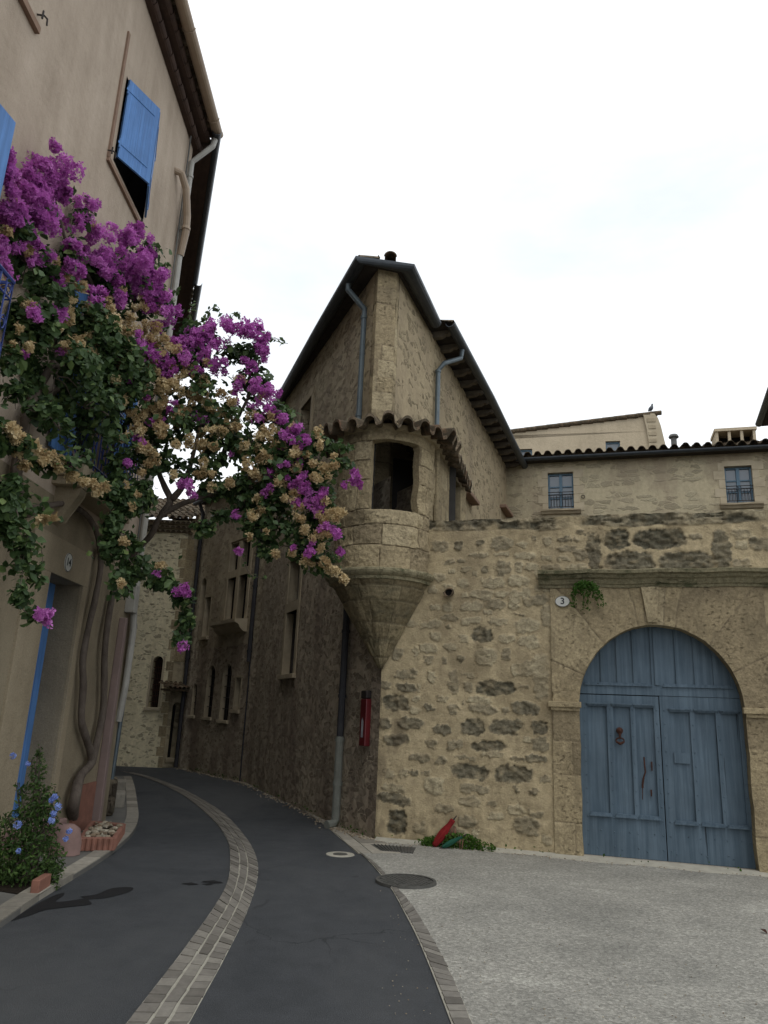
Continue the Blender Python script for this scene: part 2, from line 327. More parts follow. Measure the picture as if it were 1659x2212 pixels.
def pavstone(name, a, b_, c_):
    t = NT(name); at = t.n('ShaderNodeAttribute', attribute_name='pat'); sp = t.n('ShaderNodeSeparateColor'); t.l(at.outputs['Color'], sp.inputs[0])
    c = t.ramp(sp.outputs[1], [(0, a), (.5, b_), (1, c_)]); c = t.mix(.5, c, t.ramp(t.noise(14, 6, .7), [(.3, .6), (.7, 1.35)]), 'MULTIPLY')
    t.bump(t.noise(45, 5, .7), .5, .005); return t.fin(c, .85, .2)
M['setts'] = pavstone('band_setts', (.125,.115,.10), (.175,.162,.142), (.225,.21,.182))
M['mortar'] = simple('pale_joint_mortar', (.42,.40,.335), (.31,.295,.25), 9, .9, .1, bs=.6, bscale=80)
M['kerb'] = pavstone('pale_kerb_stone', (.20,.185,.155), (.27,.25,.21), (.34,.315,.265))
M['terra'] = simple('terracotta', (.30,.145,.105), (.20,.10,.075), 8, .85, .15)
M['terrapale'] = simple('dusty_pink_concrete', (.30,.20,.18), (.20,.135,.12), 5, .9, .1)
M['soil'] = simple('dark_soil', (.025,.02,.016), (.04,.032,.025), 20, .95, .05, bs=1, bscale=40, bd=.02)
M['pebble'] = pavstone('planter_rubble', (.16,.11,.07), (.30,.25,.18), (.42,.38,.30))
M['bark'] = simple('bougainvillea_bark', (.17,.14,.115), (.085,.068,.056), 9, .9, .1, bs=.9, bscale=22, bd=.015, co=(1,1,.4))
def leafmat(name, a, b_, c_, tr=.3, sheen=.35):
    t = NT(name); at = t.n('ShaderNodeAttribute', attribute_name='pat'); sp = t.n('ShaderNodeSeparateColor'); t.l(at.outputs['Color'], sp.inputs[0])
    c = t.ramp(sp.outputs[1], [(0, a), (.5, b_), (1, c_)])
    m = t.fin(c, .5, sheen)
    tb = t.n('ShaderNodeBsdfTranslucent'); t.l(c, tb.inputs[0]); ms = t.n('ShaderNodeMixShader'); ms.inputs[0].default_value = tr
    t.l(t.b.outputs[0], ms.inputs[1]); t.l(tb.outputs[0], ms.inputs[2]); t.l(ms.outputs[0], t.t.nodes['Material Output'].inputs[0]); return m
M['leaf'] = leafmat('bougainvillea_leaf', (.028,.054,.022), (.065,.115,.04), (.18,.25,.08), .3, .3)
M['bract'] = leafmat('magenta_bract', (.32,.07,.28), (.54,.15,.52), (.74,.31,.70), .42, .08)
M['drybract'] = leafmat('dried_tan_bract', (.38,.26,.13), (.58,.46,.26), (.78,.66,.42), .38, .1)
M['shrubleaf'] = leafmat('shrub_leaf', (.025,.05,.015), (.05,.095,.025), (.10,.17,.04), .3, .25)
M['plum'] = leafmat('pale_blue_petal', (.18,.26,.62), (.28,.38,.78), (.40,.50,.85), .3, .1)
M['weed'] = leafmat('weed_leaf', (.03,.07,.012), (.055,.12,.02), (.10,.18,.03), .3, .1)
M['enamel'] = simple('white_enamel', (.62,.62,.58), (.5,.5,.46), 6, .35, .5, bs=.02)
M['ink'] = simple('black_paint', (.02,.02,.025), (.03,.03,.035), 6, .5, .3, bs=.02)
M['redbox'] = simple('red_lacquer', (.13,.010,.013), (.08,.007,.010), 4, .35, .5, bs=.03)
M['redcloth'] = simple('red_cloth', (.24,.022,.022), (.14,.012,.014), 9, .8, .1, bs=.4, bscale=20, bd=.01)
M['greencloth'] = simple('green_cloth', (.025,.10,.065), (.014,.06,.04), 9, .8, .1, bs=.4, bscale=20, bd=.01)
M['label'] = simple('pale_label', (.40,.42,.45), (.32,.34,.37), 20, .5, .3, bs=.02)
M['castiron'] = simple('cast_iron_cover', (.06,.06,.055), (.10,.097,.088), 18, .7, .4, .2, bs=.8, bscale=50)
M['wet'] = simple('wet_asphalt', (.010,.010,.011), (.014,.014,.015), 5, .75, .2, bs=.3, bscale=120, bd=.002)
M['lead'] = simple('old_lead_sheet', (.16,.16,.15), (.10,.10,.095), 9, .8, .2)

# ------------------------------------------------------------------ wall builders
def wall(mb, fr, s0, s1, z0, z1, ops=(), depth=.25, mi=0, rmi=0, dmi=None, thick=.3, back=True):
    """wall sheet in frame with openings (a,b,c,d,arched); reveals and a dark back behind each"""
    S = sorted({s0, s1} | {o[0] for o in ops} | {o[1] for o in ops}); Z = sorted({z0, z1} | {o[2] for o in ops} | {o[3] for o in ops})
    for i in range(len(S)-1):
        for j in range(len(Z)-1):
            cs, cz = (S[i]+S[i+1])/2, (Z[j]+Z[j+1])/2
            if any(o[0] < cs < o[1] and o[2] < cz < o[3] for o in ops): continue
            mb.add([fr.P(S[i],Z[j]), fr.P(S[i+1],Z[j]), fr.P(S[i+1],Z[j+1]), fr.P(S[i],Z[j+1])], [(0,1,2,3)], mi)
    for o in ops:
        a, b, c, d = o[:4]; arch = len(o) > 4 and o[4]; w_ = (b-a)/2; m = (a+b)/2
        if arch:
            rise = min(w_, (d-c)*.5); zs = d - rise; K = 10
            arc = [(m - w_*math.cos(math.pi*k/K), zs + rise*math.sin(math.pi*k/K)) for k in range(K+1)]
            for k in range(K//2): mb.add([fr.P(a,d), fr.P(*arc[k]), fr.P(*arc[k+1])], [(0,1,2)], mi)
            for k in range(K//2, K): mb.add([fr.P(b,d), fr.P(*arc[k]), fr.P(*arc[k+1])], [(0,1,2)], mi)
            loop = [(a,c)] + arc + [(b,c)]
        else: loop = [(a,c), (a,d), (b,d), (b,c)]
        n = len(loop)
        for k in range(n):
            p, q = loop[k], loop[(k+1) % n]
            mb.add([fr.P(*p), fr.P(*q), fr.P(*q, -depth), fr.P(*p, -depth)], [(0,1,2,3)], rmi)
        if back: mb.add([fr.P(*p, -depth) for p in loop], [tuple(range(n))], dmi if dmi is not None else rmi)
    # back skin so that the wall has real thickness
    mb.add([fr.P(s0,z0,-thick-depth), fr.P(s1,z0,-thick-depth), fr.P(s1,z1,-thick-depth), fr.P(s0,z1,-thick-depth)], [(0,1,2,3)], mi)
def tile_roof(mb, e0, e1, up, Lf, pitch=.24, amp=.05, th=.018, step=.38, flare=1):
    e0, e1, up = Vector(e0), Vector(e1), Vector(up).normalized(); d = e1 - e0; W = d.length; d.normalize()
    nrm = d.cross(up); nrm = nrm if nrm.z > 0 else -nrm
    n = max(2, int(round(W/pitch))); K = 10; nu = n*K+1; rows = []
    Lmax = max(Lf(t) for t in np.linspace(0, 1, 9)); nr = max(2, int(Lmax/step)+1)
    tones = rng.random((n+1, nr+1)); offs = rng.normal(0, .008, n+1); zo = rng.normal(0, .006, n+1)
    top = []; pt = []
    for j in range(nr):
        for e in (0, 1):
            row = []; pr = []
            for i in range(nu):
                t = i/(nu-1); ph = (i/K) % 1; c = i//K
                x = (ph - .5)*2; hgt = math.sqrt(max(0, 1-(x/.62)**2))*amp if abs(x) < .62 else -math.sqrt(max(0, 1-((1-abs(x))/.38)**2))*amp*.55
                L = Lf(t); a = min(L, (j+e)*step) ; sh = (offs[min(c, n)] if j == 0 and e == 0 else 0)
                lift = (.03 if e == 0 else 0.0) + zo[min(c, n)]
                row.append(e0 + d*(t*W) + up*(a+sh) + nrm*(hgt+lift)); pr.append((1, float(tones[min(c, n)][j]), 0, 1))
            top.append(row); pt.append(pr)
    m = len(top); P = np.array([[list(v) for v in r] for r in top]); mb.grid(P, m, nu, 0, np.array(pt))
    edge = [list(top[0][i] - nrm*th) for i in range(nu)]; inner = [list(top[1][i] - nrm*(th+.01)) for i in range(nu)]
    mb.grid(np.array([[list(v) for v in top[0]], edge, inner]), 3, nu, 0, np.array([pt[0], pt[0], pt[0]]))
def gutter(mb, pts, r=.08, mi=0, n=8):
    pts = [Vector(p) for p in pts]; vs = []
    for i, p in enumerate(pts):
        t = (pts[min(i+1, len(pts)-1)] - pts[max(i-1, 0)]); t.z = 0; t.normalize(); a = Vector((-t.y, t.x, 0))
        f = 1.0
        if 0 < i < len(pts)-1:
            t1 = (pts[i]-pts[i-1]).normalized(); f = 1/max(.5, abs(t1.dot(t)))
        for q, rr in [(math.pi*k/n, r) for k in range(n+1)] + [(math.pi*k/n, r-.012) for k in range(n, -1, -1)]:
            vs.append(p + a*f*rr*math.cos(q) - Vector((0,0,1))*rr*math.sin(q))
    K = 2*(n+1); fs = []
    for i in range(len(pts)-1):
        for k in range(K): fs.append((i*K+k, i*K+(k+1)%K, (i+1)*K+(k+1)%K, (i+1)*K+k))
    fs += [tuple(range(K)), tuple((len(pts)-1)*K+k for k in range(K))[::-1]]
    mb.add(vs, fs, mi)
def pipe(name, mat, parent, pts, r=.05, clips=(), cliprad=.012, n=10):
    mb = MB(); mb.tube(pts, r, n)
    for c in clips:
        c = Vector(c); mb.tube([c - Vector((0,0,.025)), c + Vector((0,0,.025))], r+cliprad, n)
    return mb.build(name, mat, parent, smooth=False)
def block_pattern(S, Z, courses, wmin, wmax, seed, jw=.012, jag=.012):
    """ashlar joints: returns joint mask and a tone per block; S,Z metres"""
    rs = random.Random(seed); nx = (fbm(S*3, Z*3, seed, 1)-.5)*jag*2 + (fbm(S*14, Z*14, seed, 5)-.5)*jag
    nz_ = (fbm(S*3+9, Z*3, seed, 2)-.5)*jag*2 + (fbm(S*14+5, Z*14, seed, 6)-.5)*jag
    s, z = S+nx, Z+nz_; joint = np.zeros_like(S); tone = np.full(S.shape, .5)
    for i in range(len(courses)-1):
        a, b = courses[i], courses[i+1]; m = (z >= a) & (z < b); x = S.min() - rs.random()*wmax
        while x < S.max()+wmax:
            w_ = rs.uniform(wmin, wmax); mm = m & (s >= x) & (s < x+w_); tone[mm] = rs.random()
            d = np.minimum(np.minimum(s-x, x+w_-s), np.minimum(z-a, b-z)); j = np.clip(1-d/jw, 0, 1); joint[mm] = j[mm]; x += w_
    return joint, tone

# ------------------------------------------------------------------ ground, road, bands
def sheet(name, pts, z, mat, th=0):
    mb = MB(); n = len(pts)
    if th: mb.add([(p[0],p[1],z) for p in pts] + [(p[0],p[1],z-th) for p in pts], [tuple(range(n))] + [(i, i+n, (i+1)%n+n, (i+1)%n) for i in range(n)])
    else: mb.add([(p[0],p[1],z) for p in pts], [tuple(range(n))])
    return mb.build(name, mat)
struct(sheet('road', [(-300,-300),(300,-300),(300,300),(-300,300)], 0, M['asphalt']))
C0 = (.08, 10.87); P1 = (-.5, 11.95); P2 = (-2.9, 18.05); P3 = (-5.45, 21.7)
Rl = [(974,2212),(934,2106),(901,2027),(873,1972),(846,1923),(820,1888),(794,1859),(764,1832)]
Rr = [(1020,2212),(980,2118),(940,2039),(892,1960),(858,1920),(832,1888),(806,1862),(773,1841)]
Rlw = [gnd(*p) for p in Rl]; Rrw = [gnd(*p) for p in Rr]
def extend(a, b, k): return a + (a-b).normalized()*k
Rlw = [extend(Rlw[0], Rlw[1], 5)] + Rlw; Rrw = [extend(Rrw[0], Rrw[1], 5)] + Rrw
conc = [tuple(p.xy) for p in Rrw] + [(-.05, 10.9)] + [(.08, 11.2), (20, 6), (20, -8), tuple(Rrw[0].xy)][:3] + [(Rrw[0].x, -8)]
struct(sheet('pavement', conc, .006, M['concrete']))
def ribbon(left, right, z, mat, name, n=8):
    l = smoothpath(left, n); r = smoothpath(right, n); mb = MB(); vs = [(p.x,p.y,z) for p in l] + [(p.x,p.y,z) for p in r]; k = len(l)
    mb.add(vs, [(i, i+k, i+k+1, i+1) for i in range(k-1)]); return l, r, mb
def resample(l, r, step):
    c = [(a+b)/2 for a, b in zip(l, r)]; D = [0]
    for i in range(1, len(c)): D.append(D[-1] + (c[i]-c[i-1]).length)
    out = []; n = int(D[-1]/step)
    for k in range(n+1):
        d = k*step; i = max(j for j in range(len(D)) if D[j] <= d+1e-9); i = min(i, len(c)-2); t = (d-D[i])/max(1e-6, D[i+1]-D[i])
        out.append((l[i].lerp(l[i+1], t), r[i].lerp(r[i+1], t)))
    return out
def band(name, left, right, rows, step, z=.004, gap=.012, mats=None, h=.008):
    l, r, mb = ribbon(left, right, z, None, name)
    for (a, b, stp, mj) in rows:
        st = resample(l, r, stp); off = 0
        for k in range(len(st)-1):
            (l0, r0), (l1, r1) = st[k], st[k+1]; e = gap/stp/2; w_ = (r0-l0).length; ew = gap*.5/w_
            if (l0.y > 14): e = min(e, .03)
            q = [l0.lerp(r0, a+ew), l0.lerp(r0, b-ew), l1.lerp(r1, b-ew), l1.lerp(r1, a+ew)]
            q = [q[0].lerp(q[3], e), q[1].lerp(q[2], e), q[2].lerp(q[1], e), q[3].lerp(q[0], e)]
            j = lambda p: Vector((p.x + random.uniform(-.004,.004), p.y + random.uniform(-.004,.004), 0))
            q = [j(p) for p in q]; hz = z + h + random.uniform(-.002, .002)
            mb.hexa([(p.x,p.y,z-.002) for p in q], [(p.x,p.y,hz) for p in q], 1, (1, random.random(), 0, 1))
    return struct(mb.build(name, mats))
CLe = [(273,2212),(400,2047),(483,1926),(497,1864),(488,1809),(448,1760),(390,1715),(330,1686),(285,1672),(262,1667)]
CRi = [(409,2212),(488,2066),(536,1965),(557,1890),(549,1841),(514,1789),(468,1747),(396,1706),(330,1680),(285,1669)]
l0 = [gnd(*p) for p in CLe]; r0 = [gnd(*p) for p in CRi]
l0 = [extend(l0[0], l0[1], 5)] + l0; r0 = [extend(r0[0], r0[1], 5)] + r0
band('centre_gutter_band', l0, r0, [(0,.34,.135,1),(.37,.63,.22,1),(.66,1,.125,1)], .12, mats=[M['mortar'], M['setts']])
band('right_brick_band', Rlw, Rrw, [(.06,1,.105,1)], .1, z=.008, mats=[M['mortar'], M['setts']])
# pale strip along the street facade
E1 = [(773,1845),(735,1812),(690,1775),(640,1742),(580,1712),(520,1692),(450,1672),(390,1662)]
kl = [gnd(*p) for p in E1]
offs = []
for i, p in enumerate(kl):
    t = (kl[min(i+1, len(kl)-1)]-kl[max(i-1, 0)]).normalized(); offs.append(p + Vector((t.y, -t.x, 0))*.55)
band('facade_kerb_strip', kl, offs, [(0,.3,.5,1),(.32,1,.7,1)], .4, z=.005, mats=[M['mortar'], M['kerb']])
# left sidewalk with kerb
KL = [(-60,2045),(0,2006),(90,1942),(185,1884),(245,1843),(285,1806),(298,1775),(296,1745),(290,1705),(282,1680)]
ko = smoothpath([gnd(*p) for p in KL], 4)
side = [tuple(p.xy) for p in ko] + [(-6.6,17.5),(-9,17.5),(-9,-6),(ko[0].x-.2,-6)]
struct(sheet('sidewalk', side, .045, M['sidewalk'], .05))
ki = []
for i, p in enumerate(ko):
    t = (ko[min(i+1, len(ko)-1)]-ko[max(i-1, 0)]).normalized(); ki.append(p + Vector((-t.y, t.x, 0))*.17)
km = MB(); st = resample(ko, ki, .42)
for (a, b), (c, d) in zip(st[:-1], st[1:]):
    e = .012; a2, c2, b2, d2 = a.lerp(c, e), c.lerp(a, e), b.lerp(d, e), d.lerp(b, e); hz = .058 + random.uniform(-.002, .002)
    km.hexa([(a2.x,a2.y,0),(c2.x,c2.y,0),(d2.x,d2.y,0),(b2.x,b2.y,0)], [(a2.x,a2.y,hz),(c2.x,c2.y,hz),(d2.x,d2.y,hz),(b2.x,b2.y,hz)], 0, (1, random.random(), 0, 1))
struct(km.build('kerb', M['kerb']))
stain = [(70,1970),(200,1880),(330,1810),(420,1780),(420,1800),(370,1840),(480,1830),(560,1815),(530,1805),(640,1790),(740,1750),(860,1742),(885,1755),(840,1780),(700,1815),(590,1825),(610,1850),(570,1862),(400,1880),(300,1895),(200,1930)]
sp_ = smoothpath([gnd(x*.3255, 1350+y*.3255) for x, y in stain] , 3)
struct(sheet('wet_patch', [p.xy for p in sp_], .004, M['wet']))
for (u, v, a) in ((458,1906,.08), (410,1910,.06), (448,1911,.04)):
    c = gnd(u, v); struct(sheet('wet_patch', [(c.x+a*(1.2+.5*math.sin(3*k))*math.cos(k*.524), c.y+a*.8*(1+.4*math.cos(2*k))*math.sin(k*.524)) for k in range(12)], .004, M['wet']))

# manhole, grate, valve cover
c = gnd(877, 1907); mb = MB(); r_ = .31
mb.add([(c.x, c.y, .018)] + [(c.x+r_*math.cos(k*math.pi/24), c.y+r_*math.sin(k*math.pi/24), .018) for k in range(48)] + [(c.x+r_*math.cos(k*math.pi/24), c.y+r_*math.sin(k*math.pi/24), 0) for k in range(48)],
       [(0, 1+k, 1+(k+1)%48) for k in range(48)] + [(1+k, 49+k, 49+(k+1)%48, 1+(k+1)%48) for k in range(48)])
for i in range(-9, 10):
    for j in range(-9, 10):
        x, y = i*.045+(j%2)*.02, j*.045
        if x*x+y*y < .27**2 and random.random() < .85: mb.box(c.x+x-.014, c.x+x+.014, c.y+y-.014, c.y+y+.014, .016, .026, 0)
ring = MB(); ring.add([(c.x+q*math.cos(k*math.pi/24), c.y+q*math.sin(k*math.pi/24), z) for q, z in ((.28,.019),(.28,.028),(.31,.028),(.315,.004)) for k in range(48)], [(i*48+k, i*48+(k+1)%48, (i+1)*48+(k+1)%48, (i+1)*48+k) for i in range(3) for k in range(48)])
t = empty('manhole_cover', (c.x, c.y, 0), 'round cast iron manhole cover on the edge of the road', 'manhole cover'); mb.build('lid', M['castiron'], t); ring.build('rim', M['castiron'], t)
q = [gnd(*p) for p in ((800,1826),(898,1833),(892,1845),(822,1840))]; mb = MB(); mb.hexa([(p.x,p.y,.004) for p in q[::-1]], [(p.x,p.y,.014) for p in q[::-1]])
for k in range(1, 12):
    a = q[0].lerp(q[1], k/12); b = q[3].lerp(q[2], k/12); mb.tube([(a.x,a.y,.018),(b.x,b.y,.018)], .008, 5)
tag(mb.build('drain_grate', M['castiron']), 'flat rectangular iron drain grate in the pavement by the wall corner', 'drain grate')
c = gnd(735, 1846); t = empty('valve_cover', (c.x, c.y, 0), 'small round pale valve cover in the asphalt near the kerb', 'valve cover')
for nm, ra, rb, mt, z in (('collar', .09, .17, 'mortar', .006), ('cap', 0, .085, 'castiron', .01)):
    mb = MB(); mb.add([(c.x+q*math.cos(k*math.pi/12), c.y+q*math.sin(k*math.pi/12), zz) for q, zz in ((ra, z), (rb, z), (rb+.004, 0)) for k in range(24)], [(i*24+k, i*24+(k+1)%24, (i+1)*24+(k+1)%24, (i+1)*24+k) for i in range(2) for k in range(24)]); mb.build(nm, M[mt], t)

# ================================================================== courtyard wall with the blue gate
G = Frame(C0, (2.36, 10.2), (0, -1))
STONES = []   # (s, z, w, h, tone)
def addst(lst, fu, fv, k):
    for cx, cy, w_, h_, tn in lst:
        u, v = fu(cx), fv(cy); s_, z_ = G.px(u, v); STONES.append((s_, z_, w_*k/1598*10.75*.95, h_*k/1598*10.75, tn))
d, g, l, b, D = .34, .56, .88, .6, .08
addst([(1010,305,120,70,g),(1130,305,60,50,d),(1285,290,40,30,d),(1425,290,140,80,g),(1555,300,60,35,l),(1270,370,130,30,l),(1430,365,110,25,g),(1580,375,120,35,l),(1075,408,70,35,g),(1155,405,50,25,g),(1310,465,50,45,d),(1190,462,70,45,l),(1440,455,100,90,.5),(1545,455,50,60,l),(1630,440,60,40,l),(1100,480,60,30,l),(1240,495,40,30,l),(1165,553,90,50,l),(1370,548,160,50,l),(1535,545,120,60,l),(1180,630,50,30,l),(1290,625,150,50,l),(1415,625,80,40,l),(1505,670,70,110,l),(980,715,80,40,l),(1060,720,50,60,l),(1215,708,150,60,l),(1380,690,130,60,.6),(1070,785,120,40,g),(1220,800,140,45,l),(1400,800,120,45,l),(1590,830,150,80,l),(1540,760,40,15,d),(975,905,80,50,l),(1075,850,40,20,d),(1295,895,140,80,.2),(1450,920,100,50,l),(1590,935,130,70,l),(720,1020,80,70,g),(850,1010,40,60,l),(1080,975,70,50,l),(1170,925,60,60,l),(1320,1040,130,100,l),(1455,1020,60,80,g),(940,1060,60,50,g),(1040,1060,30,40,g),(1150,1055,50,40,d),(1560,1125,140,80,l),(790,1155,150,60,g),(960,1170,50,70,l),(1100,1200,65,150,g),(1200,1160,100,20,l),(650,1235,80,50,g),(790,1245,130,55,d),(870,1250,20,60,l),(1375,1245,240,90,.1),(1195,1240,60,60,.6),(1560,1240,60,25,.5),(720,1350,180,90,.25),(850,1320,50,30,l),(945,1375,60,40,d),(1100,1385,70,60,g),(1160,1335,20,30,d),(1290,1385,170,60,g),(1440,1390,40,40,g),(1580,1385,170,70,d),(655,1480,80,60,d),(820,1480,180,65,d),(1035,1525,120,60,d),(1230,1510,150,90,.25),(1455,1505,210,90,.25),(1640,1500,60,70,d),(720,1590,160,70,d),(950,1615,60,50,g),(1115,1625,110,60,g),(1335,1630,220,50,.25),(600,900,0,0,d)],
      lambda x: 621+x*.3255, lambda y: 1080+y*.3255, .3255)
addst([(1610,660,80,70,.5),(940,735,130,35,g),(1060,750,60,50,g),(1200,735,110,20,g),(1480,745,80,15,d),(1590,740,110,35,d),(910,815,40,30,d),(975,815,50,25,g),(1210,815,190,70,.2),(1455,825,190,80,.2),(1630,855,70,30,g),(1020,885,110,90,l),(1245,905,150,40,g),(1475,910,30,30,d),(1565,915,30,25,d),(790,960,190,50,.3),(1220,980,120,50,.7),(1340,990,40,30,g),(1075,1020,100,40,g),(815,1090,100,120,.1),(1200,1085,100,50,g),(1355,1060,70,30,l),(1530,1110,120,80,.5),(1590,1045,60,30,.5)],
      lambda x: 540+x*.3906, lambda y: 1350+y*.3906, .3906)
addst([(155,885,120,60,g),(35,880,40,30,d),(270,890,40,30,l),(340,850,30,30,d),(410,865,60,40,l),(510,865,60,30,d),(600,820,40,25,d),(575,860,40,20,g),(40,950,60,20,l),(160,945,90,20,l),(285,955,110,40,l),(415,960,60,30,l),(520,915,110,35,g),(505,970,50,30,l),(600,950,60,60,g),(675,925,75,210,.22),(800,860,135,100,D),(1040,858,265,100,D),(875,985,250,110,.2),(1190,985,280,100,.22),(1245,845,60,35,g),(1395,920,85,210,.3),(1510,835,100,50,.6),(1500,895,70,45,l),(1610,890,90,70,.35),(165,1015,90,60,g),(255,1020,40,60,g),(325,1015,60,40,l),(430,1020,100,35,g),(570,1020,110,35,l),(55,1035,40,35,d),(1510,1000,80,60,.6),(1640,800,40,30,g),(105,1105,140,60,l),(240,1095,90,50,l),(50,1175,100,50,l),(150,1170,80,40,l),(225,1180,60,50,l),(290,1165,60,60,l),
       (1760,850,120,60,g),(1800,960,150,70,l),(1950,880,120,60,d),(2000,1000,160,60,g),(1900,780,80,40,l)],
      lambda x: 1026+x*.3815, lambda y: 837+y*.3815, .3815)
addst([(65,320,140,70,g),(45,580,90,80,l),(140,420,70,120,.7),(100,800,100,250,.8),(20,740,60,70,g),(40,1000,80,60,d),(90,1120,100,70,.15),(100,1230,90,60,.6),(90,1320,90,35,g),(10,1410,30,60,d),(130,1450,60,30,g),(50,1525,40,30,d),(60,1660,80,30,g),(20,1740,60,60,g)],
      lambda x: 1134+x*.3418, lambda y: 1188+y*.3418, .3418)
rr_ = random.Random(3); STONES = [(a_, b_2, c_2, d_2, .10+.90*t_2) for a_, b_2, c_2, d_2, t_2 in STONES]
for row in range(24):
    z_ = .18+row*.172; s_ = rr_.uniform(.02, .2)
    while s_ < (7.0 if z_ > 3.75 else 2.3):
        w_ = rr_.uniform(.10, .30); h_ = rr_.uniform(.07, .125)
        if rr_.random() < .62 and all(abs(s_+w_/2-q[0]) > (w_+q[2])*.5 or abs(z_-q[1]) > (h_+q[3])*.5 for q in STONES): STONES.append((s_+w_/2, z_+rr_.uniform(-.02,.02), w_, h_, rr_.uniform(.66, .98)))
        s_ += w_ + rr_.uniform(.04, .12)
for k in range(60): STONES.append((rr_.uniform(5.2, 9), rr_.uniform(.2, 4.2), rr_.uniform(.15,.45), rr_.uniform(.1,.25), rr_.random()))
S0, S1, SG1 = 2.375, 5.06, 9.0
GZ1 = 4.47
def stone_field(S, Z):
    x = S + (fbm(S*6, Z*6, 3, 11)-.5)*.09 + (fbm(S*22, Z*22, 3, 12, 3)-.5)*.085; z = Z + (fbm(S*6+7, Z*6, 3, 13)-.5)*.07 + (fbm(S*22+7, Z*22, 3, 14, 3)-.5)*.065
    mask = np.zeros_like(S); tone = np.full(S.shape, .5)
    for s_, z_, w_, h_, tn in STONES:
        if w_ <= 0: continue
        dd = (np.abs((x-s_)/(w_*.53))**3.2 + np.abs((z-z_)/(h_*.53))**3.2)**(1/3.2)
        m = np.clip((1.04-dd)/.13, 0, 1)*(.84+.16*min(1, abs(tn-.72)*3)); up = m > mask; tone[up] = tn; mask = np.maximum(mask, m)
    mask = mask*np.clip(.6+1.8*(fbm(S*13, Z*20, 5, 19)-.25), 0, 1)
    # rough coping course along the top, lichen-dark
    cz = 4.30 + (fbm(S*1.7, Z*0, 3, 21)-.5)*.12; m = np.clip((Z-cz)/.02, 0, 1)*np.clip((fbm(S*2.2, Z*3+4, 0, 22, 4)-.30)*7, 0, 1)
    jn = np.clip(1-np.abs(((S+.13*np.sin(S*5.3)) % .83)-.31)/.012, 0, 1)*.6
    up = m*.95 > mask; lt = .16 + .6*np.clip((fbm(S*5, Z*9, 2, 23)-.45)*5, 0, 1); tone[up] = lt[up]; mask = np.maximum(mask, m*(1-jn))
    return mask, tone
gw = empty('courtyard_wall', (C0[0], C0[1], 0), 'long stone courtyard wall with lichen-dark coping around the arched blue gate', 'wall')
mb = MB()
def wallpatch(s0, s1, z0, z1, stp=.016):
    nu, nv = int((s1-s0)/stp)+2, int((z1-z0)/stp)+2; s_ = np.linspace(s0, s1, nu); z_ = np.linspace(z0, z1, nv); S, Z = np.meshgrid(s_, z_, indexing='ij')
    mk, tn = stone_field(S, Z); rough = fbm(S*16, Z*22, 1, 31); h = (fbm(S*2.2, Z*2.2, 0, 30)-.5)*.035 + (fbm(S*9, Z*9, 0, 33)-.5)*.012
    deep = np.where(tn < .35, -1.0, .45); h = h + mk*(deep*.016 + (rough-.5)*.075*(1.4-tn))
    if z1 >= GZ1-.01:
        Z = Z + np.where(Z > GZ1-.05, (fbm(S*2.2, S*0, 0, 41)-.5)*.05, 0)
    P = np.stack([G.a.x+G.d.x*S+G.n.x*h, G.a.y+G.d.y*S+G.n.y*h, Z], -1)
    spk = np.clip((fbm(S*4, Z*2.2, 0, 51)-.50-.9*np.clip(S-.05, 0, 9)*1.1+.12)*7, 0, 1)*.65*(Z < 1.6)
    spk = np.maximum(spk, np.clip((fbm(S*1.6, Z*1.1, 3, 52)-.60)*6, 0, 1)*.30)
    pat = np.stack([np.clip(mk, 0, 1), np.clip(tn + (rough-.5)*.25, 0, 1), spk, np.ones_like(S)], -1)
    mb.grid(P, nu, nv, 0, pat)
wallpatch(-.02, S0+.02, 0, GZ1); wallpatch(S0+.02, S1-.01, 3.46, GZ1); wallpatch(S1-.01, 7.2, 0, GZ1, .03)
mb.fbox(G, 0.3, S0-.05, -.55, -.06, 0, GZ1-.04, 1); mb.fbox(G, S1+.05, SG1, -.55, -.06, 0, GZ1-.04, 1); mb.fbox(G, S0-.05, S1+.05, -.55, -.06, 3.2, GZ1-.04, 1)
mb.fbox(G, -.0, 7.2, -.57, -.02, GZ1-.05, GZ1-.03, 0, (1,.3,0,1))
mb.fbox(G, 7.2, SG1, -.06, .0, 0, GZ1, 0, (.4,.5,0,1))
mb.build('masonry', [M['gatewall'], M['dark']], gw, smooth=True)
# gate surround: jambs and voussoirs
OA, OB, SPR, RISE = 2.72, 4.73, 1.86, 1.08; OC = (OA+OB)/2; OR = (OB-OA)/2; ZT = 3.46; PR = .03
mb = MB()
def surround_pat(S, Z):
    ang = np.degrees(np.arctan2((Z-SPR), -(S-OC))); ang = ang + (fbm(S*5, Z*5, 0, 61)-.5)*2
    rad = np.hypot(S-OC, Z-SPR); joint = np.zeros_like(S); tone = np.full(S.shape, .5); edges = [-5, 24, 52, 79, 84.4, 96.0, 103, 128, 152, 185]
    for k in range(len(edges)-1):
        m = (ang >= edges[k]) & (ang < edges[k+1]) & (Z > SPR); tone[m] = [.55,.8,.45,.6,.95,.75,.35,.25,.2][k]
    for e in edges[1:-1]: joint = np.maximum(joint, np.clip(1-np.abs(np.radians(ang-e))*rad/.012, 0, 1)*(Z > SPR))
    j2, t2 = block_pattern(S, Z, [-.1, .42, 1.0, 1.42, 1.86], .6, .9, 5); lo = Z <= SPR; joint[lo] = j2[lo]*(.7); tone[lo] = t2[lo]
    for (a, b_, c_, d_) in ((2.36, 2.92, 3.1, 3.11), (2.92, 2.925, 2.9, 3.45)): pass
    return joint, tone
